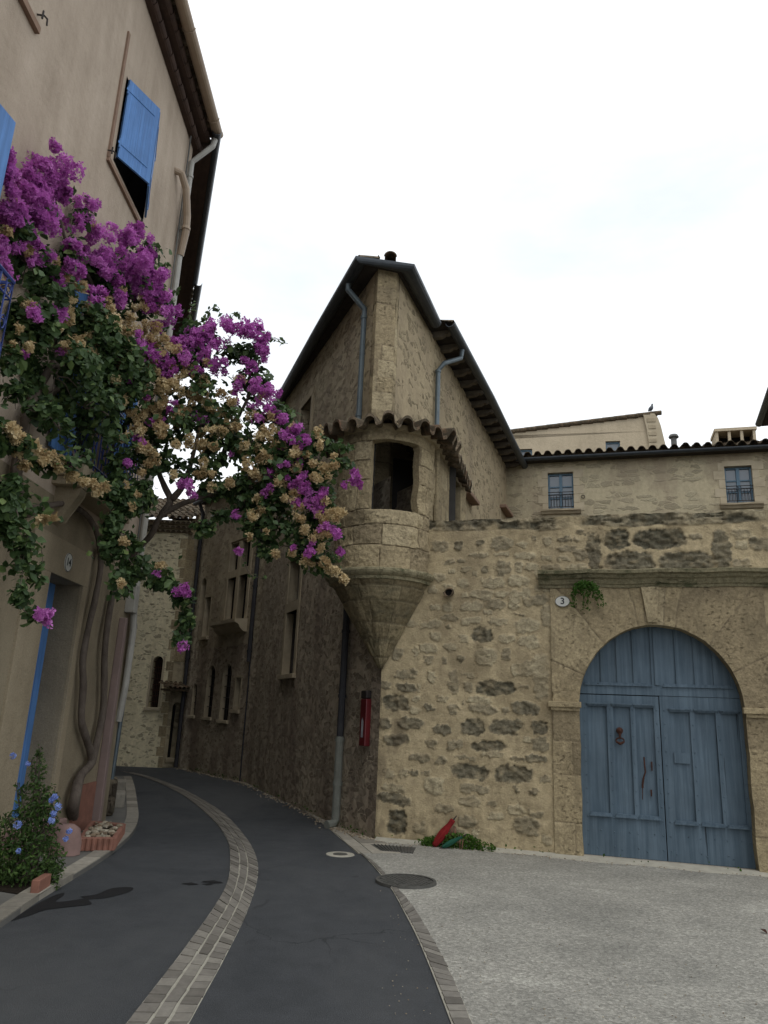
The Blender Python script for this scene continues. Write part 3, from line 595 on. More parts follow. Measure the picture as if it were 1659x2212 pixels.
def surf(S, Z, off=PR):
    joint, tone = surround_pat(S, Z); h = off + (fbm(S*5, Z*5, 0, 71)-.5)*.022 + (fbm(S*22, Z*22, 0, 72)-.5)*.010 - joint*.012
    dk = np.clip((fbm(S*2.5, Z*2.0, 0, 73)-.52)*6, 0, 1)
    pat = np.stack([np.ones_like(S), np.clip(tone-.35*dk*(S > 3.9), 0, 1), joint*.9, np.ones_like(S)], -1)
    P = np.stack([G.a.x+G.d.x*S+G.n.x*h, G.a.y+G.d.y*S+G.n.y*h, Z], -1); return P, pat
nu = 260; th_ = np.linspace(0, 1, nu); ins = []; outs = []
for t_ in th_:
    a = math.pi*(1-t_); ix, iz = OC+OR*math.cos(a), SPR+RISE*math.sin(a); dx, dz = math.cos(a)*OR, math.sin(a)*RISE
    k = 1e9
    if dx < -1e-6: k = min(k, (S0-OC)/dx)
    if dx > 1e-6: k = min(k, (S1-OC)/dx)
    if dz > 1e-6: k = min(k, (ZT-SPR)/dz)
    wob = .012*(fbm(np.array([t_*30.]), np.array([0.]), 0, 81)[0]-.5)
    ins.append((ix + wob*dx, iz + wob*dz)); outs.append((OC+dx*k, SPR+dz*k))
nv = 46; tt = np.linspace(0, 1, nv); I = np.array(ins); O_ = np.array(outs)
S = I[:,None,0]*(1-tt)+O_[:,None,0]*tt; Z = I[:,None,1]*(1-tt)+O_[:,None,1]*tt; P, pat = surf(S, Z); mb.grid(P, nu, nv, 0, pat)
# reveal of the arch
edge = np.stack([P[:,0,:], P[:,0,:]-np.array([G.n.x, G.n.y, 0])*.30], 1); mb.grid(edge, nu, 2, 0, pat[:, :2])
for a, b_ in ((S0, OA), (OB, S1)):
    s_, z_ = np.meshgrid(np.linspace(a, b_, 26), np.linspace(0, SPR, 130), indexing='ij'); P, pat = surf(s_, z_)
    wv = (fbm(z_*3, s_*0, 0, 91)-.5)*.022; e = np.clip(1-np.abs(s_-(OA if b_ == OA else OB))/.12, 0, 1)*wv*(z_ < SPR-.1); P[...,0] += G.d.x*e; P[...,1] += G.d.y*e
    mb.grid(P, 26, 130, 0, pat); k = -1 if b_ == OA else 0
    mb.grid(np.stack([P[k], P[k]-np.array([G.n.x, G.n.y, 0])*.30], 0), 2, 130, 0, np.stack([pat[k], pat[k]], 0)); k = 0 if b_ == OA else -1
    mb.grid(np.stack([P[k], P[k]-np.array([G.n.x, G.n.y, 0])*.06], 0), 2, 130, 0, np.stack([pat[k], pat[k]], 0))
mb.fbox(G, S0, S0+.02, -.05, PR-.003, SPR, ZT, 0, (1,.5,0,1))
mb.build('gate_surround', M['ashlar'], gw, smooth=True)
mb = MB()
ks = [(3.665-.10, 3.44), (3.665+.10+.03, 3.44), (3.665+.055+.03, 2.965), (3.665-.055+.02, 2.965)]
mb.hexa([G.P(*ks[3], PR-.02), G.P(*ks[2], PR-.02), G.P(*ks[2], PR+.03), G.P(*ks[3], PR+.03)][::-1], [G.P(*ks[0], PR-.02), G.P(*ks[1], PR-.02), G.P(*ks[1], PR+.05), G.P(*ks[0], PR+.05)][::-1], 0, (1,.9,0,1))
mb.build('keystone', M['ashlar'], gw, bevel=.008)
for nm, a, b_ in (('impost', S0-.05, OA+.03), ('impost', OB-.03, S1+.05)):
    mb = MB(); mb.fbox(G, a, b_, -.02, .085, SPR-.02, SPR+.055, 0, (1,.6,0,1)); mb.fbox(G, a+.03, b_-.02, -.02, .06, SPR-.065, SPR-.018, 0, (1,.5,0,1)); mb.build(nm, M['ashlar'], gw, bevel=.008)
def moulding(mb, fr, s0, s1, prof, mi=0, seg=40):
    n = len(prof); ss = np.linspace(s0, s1, seg); P = np.array([[list(fr.P(s_, z_ + .006*math.sin(s_*7)+random.uniform(-.002,.002), n_ + random.uniform(-.004,.004))) for n_, z_ in prof] for s_ in ss])
    pat = np.ones((seg, n, 4))*np.array([1,.5,0,1]); mb.grid(P, seg, n, mi, pat)
    mb.add([fr.P(s0, z_, n_) for n_, z_ in prof], [tuple(range(n))], mi); mb.add([fr.P(s1, z_, n_) for n_, z_ in prof], [tuple(range(n))[::-1]], mi)
mb = MB(); moulding(mb, G, 2.22, SG1-.5, [(-.02,3.44),(.05,3.44),(.055,3.475),(.075,3.485),(.09,3.53),(.10,3.545),(.13,3.56),(.15,3.60),(.19,3.612),(.195,3.655),(.18,3.665),(-.02,3.672)])
mb.build('cornice', M['cornice'], gw)
# gate leaves
GD = -.20
def panel_leaf(mb, s0, s1, z0, z1, panels, zb, zt, top=None):
    """stiles and rails around recessed panels"""
    cuts = [s0] + [x for p in panels for x in p] + [s1]
    for i in range(0, len(cuts), 2): mb.fbox(G, cuts[i], cuts[i+1], GD-.05, GD, z0, z1)
    for a, b_ in panels:
        mb.fbox(G, a, b_, GD-.05, GD-.002, z0, zb); mb.fbox(G, a, b_, GD-.05, GD-.002, zt, z1); mb.fbox(G, a, b_, GD-.05, GD-.034, zb, zt)
        m = (a+b_)/2; mb.fbox(G, m-.002, m+.0, GD-.045, GD-.031, zb, zt)
        for k, (zz, sg) in enumerate(((zb, 1), (zt, -1))):
            for i in range(3): mb.fbox(G, a-.02+i*.008, b_+.02-i*.008, GD-.03, GD+.040-i*.012, min(zz, zz+sg*.014)+sg*i*.014, max(zz, zz+sg*.014)+sg*i*.014)
            
def nails(mb, lst, r=.009, n0=0):
    for s_, z_ in lst: mb.tube([G.P(s_, z_, GD-.005), G.P(s_, z_, GD+.006+n0), G.P(s_, z_, GD+.010+n0)], [r, r, r*.4], 7)
def sx(u, v=1700): return G.px(u, v, GD)[0]
SM = 3.735
mb = MB(); panel_leaf(mb, OA-.06, SM-.006, .03, 2.024, [(2.83,3.07),(3.15,3.37),(3.43,3.66)], .50, 1.92); 
nl = [(s_, z_) for s_ in (2.79, 3.11, 3.40, 3.70) for z_ in np.arange(.15, 1.95, .17)] + [(2.9,.12),(3.2,.12),(3.5,.12),(2.95,.33),(3.3,.33),(3.6,.33)]
nails(mb, nl); lf = mb.build('gate_leaf', M['door'], gw); lf['label'] = 'left gate leaf with rusty knocker and lock'
kn = MB(); a, z_ = G.px(1339, 1592, GD)
kn.tube([G.P(a, z_+.08, GD-.01), G.P(a, z_+.08, GD+.03), G.P(a, z_+.08, GD+.05)], [.045, .04, .01], 12); kn.tube([G.P(a, z_+.045, GD+.02), G.P(a, z_, GD+.035)], [.02,.012], 8)
ringp = [G.P(a + .052*math.cos(k*math.pi/8), z_-.045+.035*math.sin(k*math.pi/8), GD+.03) for k in range(17)]; kn.tube(ringp, .010, 8, cap=False); kn.tube([G.P(a-.05, z_-.06, GD+.03), G.P(a, z_-.085, GD+.035), G.P(a+.05, z_-.06, GD+.03)], [.012,.02,.012], 8)
kn.build('knocker', M['rust'], lf)
hd = MB()
for pts, r__ in (([(1391,1635),(1392,1650),(1394,1668),(1390,1680)], .010), ([(1390,1680),(1388,1695),(1388,1702)], .013), ([(1388,1700),(1388,1727)], .005)):
    hd.tube([G.P(*G.px(u, v, GD), GD+.012) for u, v in pts], r__, 7)
hd.build('handle', M['rust'], lf)
for u, v, hh in ((1408,1655,.055), (1407,1713,.04)):
    kp = MB(); a, z_ = G.px(u, v, GD); kp.hexa([G.P(a-.008, z_-hh, GD+.004), G.P(a+.008, z_-hh, GD+.004), G.P(a+.008, z_-hh, GD-.01), G.P(a-.008, z_-hh, GD-.01)], [G.P(a-.01, z_+hh, GD+.004), G.P(a+.01, z_+hh, GD+.004), G.P(a+.01, z_+hh, GD-.01), G.P(a-.01, z_+hh, GD-.01)])
    kp.tube([G.P(a, z_, GD), G.P(a, z_, GD+.012)], .012, 8); kp.build('keyhole_plate', M['rust'], lf)
mb = MB(); panel_leaf(mb, SM+.006, OB+.06, .03, 2.031, [(3.86,4.10),(4.17,4.41),(4.475,4.68)], .47, 1.88)
nails(mb, [(s_, z_) for s_ in (3.79, 4.135, 4.44, 4.70) for z_ in np.arange(.15, 1.9, .17)] + [(3.85,.12),(4.2,.12),(4.5,.12),(4.0,.33),(4.3,.33),(4.6,.33)])
mb.fbox(G, 3.885, 4.07, GD-.03, GD-.012, 1.20, 1.33); mb.build('gate_leaf', M['door'], gw)
# fixed arched upper panel
mb = MB(); K = 40; arc = [(OC-(OR+.04)*math.cos(math.pi*k/K), SPR+(RISE+.04)*math.sin(math.pi*k/K)) for k in range(K+1)]
arc = [p for p in arc if p[1] > 2.04]; lo = 2.04; ptsf = [G.P(s_, z_, GD-.024) for s_, z_ in [(arc[0][0], lo)] + arc + [(arc[-1][0], lo)]]; mb.add(ptsf, [tuple(range(len(ptsf)))])
def archz(s_): return SPR+(RISE+.03)*math.sqrt(max(0, 1-((s_-OC)/(OR+.03))**2))
for a, b_ in ((2.62,2.80),(3.01,3.07),(3.22,3.285),(3.43,3.48),(3.66,3.80),(3.965,4.02),(4.19,4.25),(4.42,4.47),(4.62,4.82)):
    zt = archz(a), archz(b_)
    if max(zt) < 2.15: continue
    mb.hexa([G.P(a,lo,GD), G.P(b_,lo,GD), G.P(b_,lo,GD-.03), G.P(a,lo,GD-.03)], [G.P(a,max(2.1,zt[0]),GD), G.P(b_,max(2.1,zt[1]),GD), G.P(b_,max(2.1,zt[1]),GD-.03), G.P(a,max(2.1,zt[0]),GD-.03)])
mb.fbox(G, 2.68, 4.78, GD-.03, GD+.004, 2.036, 2.15)
for a, b_ in ((2.80,3.66),(3.80,4.65)):
    for i in range(3): mb.fbox(G, a-.01+i*.008, b_-i*.008, GD-.02, GD+.028-i*.008, 2.15+i*.014, 2.164+i*.014)
mb.fbox(G, 3.70, 3.76, GD, GD+.02, 2.17, 2.93)
mb.build('arched_panel', M['door'], gw)
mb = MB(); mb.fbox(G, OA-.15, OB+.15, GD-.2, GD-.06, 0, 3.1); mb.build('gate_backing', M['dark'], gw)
mb = MB(); mb.fbox(G, OA-.0, OB+.0, GD, .06, 0, .028, 0, (1,.8,0,1)); mb.build('threshold', M['kerb'], gw, bevel=.006)
# oval number plate 3
def oval_plate(parent, fr, s_, z_, rw, rh, txt, size, n0, rot=0):
    mb = MB(); K = 32; vs = []
    for nn, q in ((0, 1.0), (.008, 1.0), (.011, .93)): vs += [fr.P(s_+rw*q*math.cos(2*math.pi*k/K), z_+rh*q*math.sin(2*math.pi*k/K), n0+nn) for k in range(K)]
    mb.add(vs, [(i*K+k, i*K+(k+1)%K, (i+1)*K+(k+1)%K, (i+1)*K+k) for i in range(2) for k in range(K)] + [tuple(2*K+k for k in range(K))])
    pl = mb.build('number_plate', M['enamel'], parent)
    cu = bpy.data.curves.new('digits', 'FONT'); cu.body = txt; cu.size = size; cu.align_x = 'CENTER'; cu.align_y = 'CENTER'; cu.extrude = .001; cu.offset = .002
    to = bpy.data.objects.new('digits_tmp', cu); COL.objects.link(to); dg = bpy.context.evaluated_depsgraph_get(); me = bpy.data.meshes.new_from_object(to.evaluated_get(dg)); COL.objects.unlink(to); bpy.data.objects.remove(to)
    m2 = MB(); sgn = 1 if Vector((fr.d.x, fr.d.y, 0)).cross(Vector((0,0,1))).dot(Vector((fr.n.x, fr.n.y, 0))) > 0 else -1
    m2.add([fr.P(s_ + sgn*v.co.x, z_+v.co.y, n0+.013+v.co.z) for v in me.vertices], [tuple(p.vertices) for p in me.polygons]); m2.build('digits', M['ink'], pl)
    rim = MB(); rim.tube([fr.P(s_+rw*.97*math.cos(2*math.pi*k/K), z_+rh*.97*math.sin(2*math.pi*k/K), n0+.010) for k in range(K+1)], .004, 6, cap=False); rim.build('rim', M['lead'], pl)
a, z_ = G.px(1215, 1299, PR+.02); oval_plate(gw, G, a, z_, .10, .075, '3', .125, PR+.012)
# clay spout
a, z_ = G.px(971, 1279); mb = MB(); K = 10
for r1, r2, fl in ((.07,.058,False),):
    vs = []
    for nn, zz in ((-.1, .02), (.13, -.02)):
        for r__ in (r1, r2): vs += [G.P(a+r__*math.cos(2*math.pi*k/16), z_+zz+r__*math.sin(2*math.pi*k/16), nn if not (k in (1,2,3,4,5,6,7)) else nn*.35) for k in range(16)]
    mb.add(vs, [(k, (k+1)%16, 32+(k+1)%16, 32+k) for k in range(16)] + [(16+k, 16+(k+1)%16, 48+(k+1)%16, 48+k) for k in range(16)] + [(32+k, 32+(k+1)%16, 48+(k+1)%16, 48+k) for k in range(16)])
mb.add([G.P(a+.06*math.cos(2*math.pi*k/16), z_+.0+.06*math.sin(2*math.pi*k/16), .012) for k in range(16)], [tuple(range(16))], 1)
mb.build('spout', [M['tile'], M['dark']], gw)

# ================================================================== leaf clumps
def leaf_mesh(mb, P, N, size, tone, mi=0, asp=.62, fold=.25, kind='leaf'):
    """P (n,3) positions, N (n,3) facing; adds folded pointed leaves"""
    n = len(P); N = N/np.linalg.norm(N, axis=1, keepdims=True); r = rng.normal(size=(n,3)); r[:,2] -= .8
    T = np.cross(N, r); T /= np.linalg.norm(T, axis=1, keepdims=True)+1e-9; U = np.cross(T, N)
    s = (size*rng.uniform(.5, 1.35, n))[:,None]
    base, tip = P - U*s*.5, P + U*s*.5
    l1 = P - T*s*asp*.5 - U*s*.08 + N*s*fold*.4; r1 = P + T*s*asp*.5 - U*s*.08 + N*s*fold*.4
    l2 = P - T*s*asp*.34 + U*s*.22 + N*s*fold*.25; r2 = P + T*s*asp*.34 + U*s*.22 + N*s*fold*.25; mid = P + U*s*.1
    V = np.stack([base, l1, l2, tip, r2, r1, mid], 1).reshape(-1, 3); o = len(mb.v)
    mb.v.extend(map(tuple, V.tolist()))
    F_ = []; 
    for i in range(n):
        q = o+7*i; F_.append((q, q+6, q+3, q+2, q+1)); F_.append((q, q+5, q+4, q+3, q+6))
    mb.f.extend(F_); mb.m.extend([mi]*len(F_)); tone = np.clip(tone + rng.normal(0, .12, n), 0, 1)
    mb.p.extend([(1, float(t_), 0, 1) for t_ in tone for _ in range(7)])
def bracts(mb, P, N, size, tone, mi=0):
    """three papery petals round each point"""
    n = len(P); N = N/np.linalg.norm(N, axis=1, keepdims=True); A = np.cross(N, rng.normal(size=(n,3))); A /= np.linalg.norm(A, axis=1, keepdims=True); B = np.cross(N, A)
    s = size*rng.uniform(.55, 1.4, n)[:,None]; tone = np.clip(tone + rng.normal(0, .16, n), 0, 1)
    for k in range(3):
        q = 2*math.pi*k/3; d1 = A*math.cos(q)+B*math.sin(q); d2 = -A*math.sin(q)+B*math.cos(q)
        V = np.stack([P, P + d1*s*.45 + d2*s*.42 + N*s*.35, P + d1*s*1.0 + N*s*.30, P + d1*s*.45 - d2*s*.42 + N*s*.35], 1).reshape(-1, 3); o = len(mb.v)
        mb.v.extend(map(tuple, V.tolist())); mb.f.extend([(o+4*i, o+4*i+1, o+4*i+2, o+4*i+3) for i in range(n)]); mb.m.extend([mi]*n)
        tt_ = np.clip(tone + rng.normal(0, .06, n), 0, 1); mb.p.extend([(1, float(t_), 0, 1) for t_ in tt_ for _ in range(4)])
def sph(n, shell=0.0):
    v = rng.normal(size=(n,3)); v /= np.linalg.norm(v, axis=1, keepdims=True); r = (rng.random(n)*(1-shell**3)+shell**3)**(1/3); return v*r[:,None], v

# fern over the gate
mb = MB(); c0 = G.P(*G.px(1262, 1268), .05)
for k in range(22):
    dx = random.uniform(-.22, .28); dz = -random.uniform(.08, .42)*(1-abs(dx)); p = c0; pts = []
    for i in range(9):
        t_ = i/8; pts.append(G.P(0,0,0)*0 + c0 + Vector((G.d.x*dx*t_, G.d.y*dx*t_, .05*math.sin(t_*3)+dz*t_*t_)) + Vector((G.n.x, G.n.y, 0))*(.12*math.sin(t_*2.6)+.02))
    mb.tube(pts, .003, 4)
    P_ = np.array([list(p) for p in pts for _ in range(5)]) + rng.normal(0, .016, (45, 3)); leaf_mesh(mb, P_, np.array([G.n.x, G.n.y, .5])+rng.normal(0,.6,(45,3)), .035, np.full(45, .3))
tag(mb.build('fern_clump', M['weed']), 'green fern clump growing out of the cornice beside the number 3 plate', 'fern')
# weeds at the foot of the wall
mb = MB()
for k in range(1500):
    u = random.choice((random.gauss(935, 12), random.uniform(960, 1072), random.uniform(965,1040))); s_, _ = G.px(u, 1830); hh = .14*math.exp(-((u-990)/60)**2)+.05
    P_ = np.array([list(G.P(s_, random.random()**1.5*hh+.01, random.uniform(.02, .16)))]); leaf_mesh(mb, P_, rng.normal(0,1,(1,3))+np.array([0,-.6,.8]), .035, np.array([random.uniform(.2,.8)]))
w_ = tag(mb.build('weed_patch', M['weed']), 'low green weeds growing along the foot of the courtyard wall', 'weeds'); w_['kind'] = 'stuff'; del w_['label']; del w_['category']; w_['label'] = 'low green weeds growing along the foot of the courtyard wall'
# folded parasols
def folded(name, p0, p1, r, mat, label, tip):
    p0, p1 = Vector(p0), Vector(p1); t = empty(name, p0, label, 'parasol'); ax = (p1-p0); n = 14; K = 18; vs = []
    a = ax.normalized().cross(Vector((0,1,.2))).normalized(); b = ax.normalized().cross(a); mb = MB()
    for i in range(n+1):
        q = i/n; rr = r*(.35+.95*math.sin(min(1, q*1.15+.12)*math.pi*.83))
        for k in range(K):
            an = 2*math.pi*k/K; fr_ = rr*(1+.22*math.cos(an*5+q*2)+.05*math.sin(an*3+q*7)); vs.append(p0+ax*q + a*math.cos(an)*fr_ + b*math.sin(an)*fr_)
    mb.add(vs, [(i*K+k, i*K+(k+1)%K, (i+1)*K+(k+1)%K, (i+1)*K+k) for i in range(n) for k in range(K)] + [tuple(range(K))[::-1], tuple(n*K+k for k in range(K))]); mb.build('canopy', mat, t, smooth=True)
    m2 = MB(); m2.tube([p0 - ax.normalized()*.05, p0, p1, p1+ax.normalized()*.07], [.008,.012,.012,.006], 8); m2.build('pole', M['iron'], t)
    m3 = MB(); m3.tube([p0+ax*.62 - ax.normalized()*.012, p0+ax*.62 + ax.normalized()*.012], r*1.22, 12); m3.build('strap', mat, t)
    m4 = MB()
    for k in range(9):
        q = p1 + Vector((random.uniform(-.04,.04), random.uniform(-.03,.03), random.uniform(-.14,.02))); m4.tube([q, q+Vector((random.uniform(-.03,.03), -.01, -.1))], .005, 5)
    m4.build('fringe', M['terra'], t)
pa = G.px(937, 1832, .16); pb = G.px(966, 1788, .06)
folded('folded_parasol', G.P(pa[0], .02, .16), G.P(pb[0]+.08, pb[1]+.10, .05), .038, M['redcloth'], 'red folded parasol leaning against the courtyard wall', 0)
pa = G.px(955, 1832, .22); pb = G.px(985, 1806, .12)
folded('folded_parasol', G.P(pa[0], .02, .22), G.P(pb[0]+.08, pb[1]+.0, .13), .022, M['greencloth'], 'green folded parasol lying beside the red one', 0)

# ================================================================== corner mansion with turret
A = Frame(C0, P1, (-1, -.3)); B1 = Frame(P1, P2, (-1, 0)); B2 = Frame(P2, P3, (-1, -.5))
ES, EZ = 9.2, 7.6
mn = empty('corner_mansion', (0, 12, 0), 'tall stone mansion with a wedge-shaped gutter roof and a round corner turret', 'house')
def box_open(fr, u0, v0, u1, v1, n=0):
    a = fr.px(u0, v0, n); b = fr.px(u1, v1, n); return a, b
def op(fr, c, w_, z0, z1, arch=False): return (c-w_/2, c+w_/2, z0, z1, arch)
def at(fr, u, v): return fr.px(u, v)
ops1 = []; ops2 = []
# near tall window with transom, small attic window
s_, zt = at(B1, 637, 1231); s2, zb = at(B1, 621, 1460)
wc = (at(B1, 617, 1385)[0]+at(B1, 638, 1385)[0])/2
ops1.append((wc-.42, wc+.42, 2.35, 3.62)); ops1.append((wc-.42, wc+.42, 3.82, 4.72))
ac = (at(B1, 652, 890)[0]+at(B1, 671, 890)[0])/2; ops1.append((ac-.42, ac+.42, 7.15, 8.3))
mb = MB(); wall(mb, A, -.0, A.L, 0, 5.2, [], .2); wall(mb, B1, 0, B1.L, 0, 5.1, [o for o in ops1 if o[3] < 5.1], .22, dmi=2, rmi=3); wall(mb, B1, 0, B1.L, 5.1, ES, [o for o in ops1 if o[3] > 5.1], .3, 1, 1, 2)
sec = []
for (u0, v0, u1, v1, ar) in ((414,1477,424,1545,1),(444,1438,462,1549,1),(477,1434,498,1556,1),(507,1464,519,1533,0),(431,1250,443,1340,1),(440,1291,453,1375,0)):
    a, zt = at(B2, (u0+u1)/2+2, v0); c_, zb = at(B2, (u0+u1)/2-2, v1); sa = at(B2, u1, (v0+v1)/2)[0]; sb = at(B2, u0, (v0+v1)/2)[0]; m = (sa+sb)/2; w2 = min(abs(sb-sa)*.5, .5); o = (m-w2*.9, m+w2*.9, zb, zt, bool(ar)); sec.append(o)
cw = at(B2, 511, 1290)[0]; cross_w = [(cw-.62, cw-.09, 3.85, 5.0), (cw+.09, cw+.62, 3.85, 5.0), (cw-.62, cw-.09, 5.2, 5.95), (cw+.09, cw+.62, 5.2, 5.95)]
lo2 = [o for o in sec if o[3] < 3.2]; hi2 = [o for o in sec if o[3] >= 3.2] + cross_w
wall(mb, B2, 0, B2.L, 0, 3.2, lo2, .13, 0, 3, 2); wall(mb, B2, 0, B2.L, 3.2, EZ, hi2, .16, 1, 3, 2)
B3 = Frame(P3, (-3.5, 24.5), (-1, 1)); wall(mb, B3, 0, B3.L, 0, EZ, [], .2, 1)
wl = mb.build('street_wall', [M['street'], M['street2'], M['dark'], M['trimstone']], mn)
# trims of the street windows
def trim(fr, o, mat, par, w_=.1, proud=.02, sill=True, name='window_frame', lintel=True):
    a, b, c, d = o[:4]; m = MB(); m.fbox(fr, a-w_, a, -.04, proud, c, d); m.fbox(fr, b, b+w_, -.04, proud, c, d)
    if lintel: m.fbox(fr, a-w_-.02, b+w_+.02, -.04, proud+.002, d, d+w_)
    ob = m.build(name, mat, par, bevel=.006)
    if sill: q = MB(); q.fbox(fr, a-w_-.03, b+w_+.03, -.05, proud+.05, c-.09, c); q.build('sill', mat, ob, bevel=.008)
    return ob
f1 = trim(B1, (wc-.42, wc+.42, 2.35, 4.72), M['trimstone'], mn, .14, .025); q = MB(); q.fbox(B1, wc-.42, wc+.42, -.2, .024, 3.62, 3.82); q.build('transom', M['trimstone'], f1)
q = MB(); q.fbox(B1, wc-.42, wc+.42, -.21, -.18, 2.35, 3.62); q.fbox(B1, wc-.42, wc+.42, -.21, -.18, 3.82, 4.72); q.build('pane', M['glass'], f1)
q = MB(); q.fbox(B1, wc-.42, wc-.36, -.18, -.14, 2.35, 3.62); q.fbox(B1, wc-.03, wc+.03, -.18, -.14, 2.35, 3.62); q.fbox(B1, wc+.36, wc+.42, -.18, -.14, 2.35, 3.62); q.build('casement', M['soffit'], f1)
f2 = trim(B1, (ac-.42, ac+.42, 7.15, 8.3), M['trimstone'], mn, .16, .02)
for o in sec[:3]: q = MB(); q.fbox(B2, o[0]-.06, o[1]+.06, -.05, .05, o[2]-.08, o[2]); q.build('sill', M['palestone'], mn, bevel=.01)
for o in (sec[3], sec[5]): trim(B2, o, M['trimstone'], mn, .05, .01)
q = MB(); q.fbox(B2, cw-.62-.13, cw-.62, -.04, .03, 3.85, 6.0); q.fbox(B2, cw+.62, cw+.75, -.04, .03, 3.85, 6.0); q.fbox(B2, cw-.09, cw+.09, -.15, .028, 3.85, 5.95); q.fbox(B2, cw-.62, cw-.09, -.15, .026, 5.0, 5.2); q.fbox(B2, cw+.09, cw+.62, -.15, .026, 5.0, 5.2); q.fbox(B2, cw-.8, cw+.8, -.04, .034, 6.0, 6.14)
cf = q.build('window_frame', M['trimstone'], mn, bevel=.006); cf['label'] = 'stone cross-mullioned window frame'
q = MB(); moulding(q, B2, cw-.8, cw+.8, [(-.02,3.50),(.10,3.52),(.2,3.60),(.24,3.68),(.34,3.72),(.35,3.80),(-.02,3.84)], seg=8); q.build('sill', M['palestone'], cf)
for o in lo2[:3]:
    m = (o[0]+o[1])/2; q = MB()
    for k in range(3): q.tube([B2.P(o[0]+(k+1)*(o[1]-o[0])/4, o[2], -.08), B2.P(o[0]+(k+1)*(o[1]-o[0])/4, o[3]-.05, -.08)], .01, 5)
    for k in range(1, 5): zz = o[2]+k*(o[3]-o[2])/5; q.tube([B2.P(o[0], zz, -.08), B2.P(o[1], zz, -.08)], .01, 5)
    q.build('window_bars', M['iron'], mn)
# upper block: chamfered nose and courtyard side
U0, U1, U2, U3 = (-.5, 11.95), (-.28, 11.4), (.06, 11.5), (.75, 13.4); U4 = (3.95, 22.3)
FA = Frame(U0, U1, (-1, -.2)); FC = Frame(U1, U2, (.2, -1)); FR = Frame(U2, U4, (1, -.3))
def quoin_patch(mb, fr, s0, s1, z0, z1, courses, seed, wmin=.4, wmax=.6, stp=.02, off=0.0):
    nu, nv = max(3, int((s1-s0)/stp)), int((z1-z0)/stp); S, Z = np.meshgrid(np.linspace(s0, s1, nu), np.linspace(z0, z1, nv), indexing='ij')
    j, t_ = block_pattern(S, Z, courses, wmin, wmax, seed); h = off + (fbm(S*6, Z*6, seed, 7)-.5)*.03 - j*.01
    e = np.minimum(S-s0, s1-S); h = h - np.clip(1-e/.03, 0, 1)*.006
    P = np.stack([fr.a.x+fr.d.x*S+fr.n.x*h, fr.a.y+fr.d.y*S+fr.n.y*h, Z], -1); mb.grid(P, nu, nv, 0, np.stack([np.ones_like(S)*.95, t_, j, np.ones_like(S)], -1))
crs = [4.3]; 
while crs[-1] < 9.5: crs.append(crs[-1] + random.choice((.28,.34,.4,.31)))
mb = MB(); quoin_patch(mb, FC, -.0, FC.L, 4.4, ES, crs, 3, .35, .6); quoin_patch(mb, FA, FA.L-.16, FA.L, 4.4, ES, crs, 4, .3, .5, off=.003); quoin_patch(mb, FR, 0, .14, 4.4, ES, crs, 6, .3, .5, off=.003)
mb.build('corner_quoins', M['ashlar'], mn, smooth=True)
rw = [(at(FR, 1018, 1000)[0], 0)]
wsec = at(FR, 1010, 1000)[0]; wfar = at(FR, 1088, 1060)[0]
z1_ = at(FR, 1034, 1108)[1]; z2_ = at(FR, 1087, 1106)[1]; opsR = [(wsec-.45, wsec+.35, z1_+.08, 7.1), (wfar-.5, wfar+.4, z2_+.1, 7.2)]
mb = MB(); wall(mb, FA, 0, FA.L-.16, 4.0, ES, [], .1, 1); wall(mb, FR, .14, FR.L, 3.0, ES, opsR, .22, 1, 1, 2); 
mb.build('upper_wall', [M['street'], M['upper'], M['inner']], mn)
for o in opsR:
    ft_ = trim(FR, o, M['trimstone'], mn, .12, .02, False); q = MB(); q.fbox(FR, o[0]-.15, o[1]+.15, -.03, .20, o[2]-.12, o[2]-.02); q.build('sill', M['brown'], ft_, bevel=.02)
# eaves: gutter lines
off = .30
gl = [gnd(600,870,ES), gnd(690,712,ES), gnd(780,560,ES), gnd(880,578,ES), gnd(942,700,ES)]
gl[0].z = gl[1].z = ES
fn = MB(); gutter(fn, [p + Vector((0,0,.02)) for p in [gnd(592,884,ES)] + gl[1:]], .11); gutter(fn, [gnd(972,700,ES+.05)+Vector((0,0,.04)), gnd(1060,858,ES+.02), gnd(1136,1012,ES)], .10)
gz = [Vector((*(B2.P(0, EZ, .25).xy), EZ)), Vector((*(B2.P(B2.L+.15, EZ, .25).xy), EZ))]; gutter(fn, gz, .08)
fn.build('gutter', M['zinc'], mn)
# roofs
def poly_roof(mb, pts, mi=0):  mb.add(pts, [tuple(range(len(pts)))], mi)
ridge0 = Vector((-.1, 12.6, ES+.32)); ridge1 = Vector((.6, 24, ES+1.2))
a0, a1 = gl[2], gnd(592,884,ES); dl = (a1-a0); b0, b1 = gl[3], gl[4]
mb = MB(); inn = lambda a, b_, n: Vector((n[0], n[1], .27)).normalized()
nl_ = Vector((-dl.y, dl.x)).normalized(); nl_ = nl_ if nl_.x > 0 else -nl_
tile_roof(mb, a0+Vector((0,0,.06)), a1+Vector((0,0,.06)), (nl_.x, nl_.y, .27), lambda t: .35+2.0*t, pitch=.26, amp=.06)
dr = (b1-b0).normalized(); nr_ = Vector((-dr.y, dr.x)); nr_ = nr_ if nr_.x < 0 else -nr_
tile_roof(mb, b0+Vector((0,0,.06)), b1+Vector((0,0,.06)), (nr_.x, nr_.y, .27), lambda t: .35+.9*t, pitch=.22)
c0_, c1_ = gnd(975,700,ES+.1), gnd(1136,1012,ES); dr2 = (c1_-c0_).normalized(); nr2 = Vector((-dr2.y, dr2.x)); nr2 = nr2 if nr2.x < 0 else -nr2
tile_roof(mb, c0_+Vector((0,0,.07)), c1_+Vector((0,0,.07)), (nr2.x, nr2.y, .25), lambda t: 1.5+1.6*t, pitch=.24)
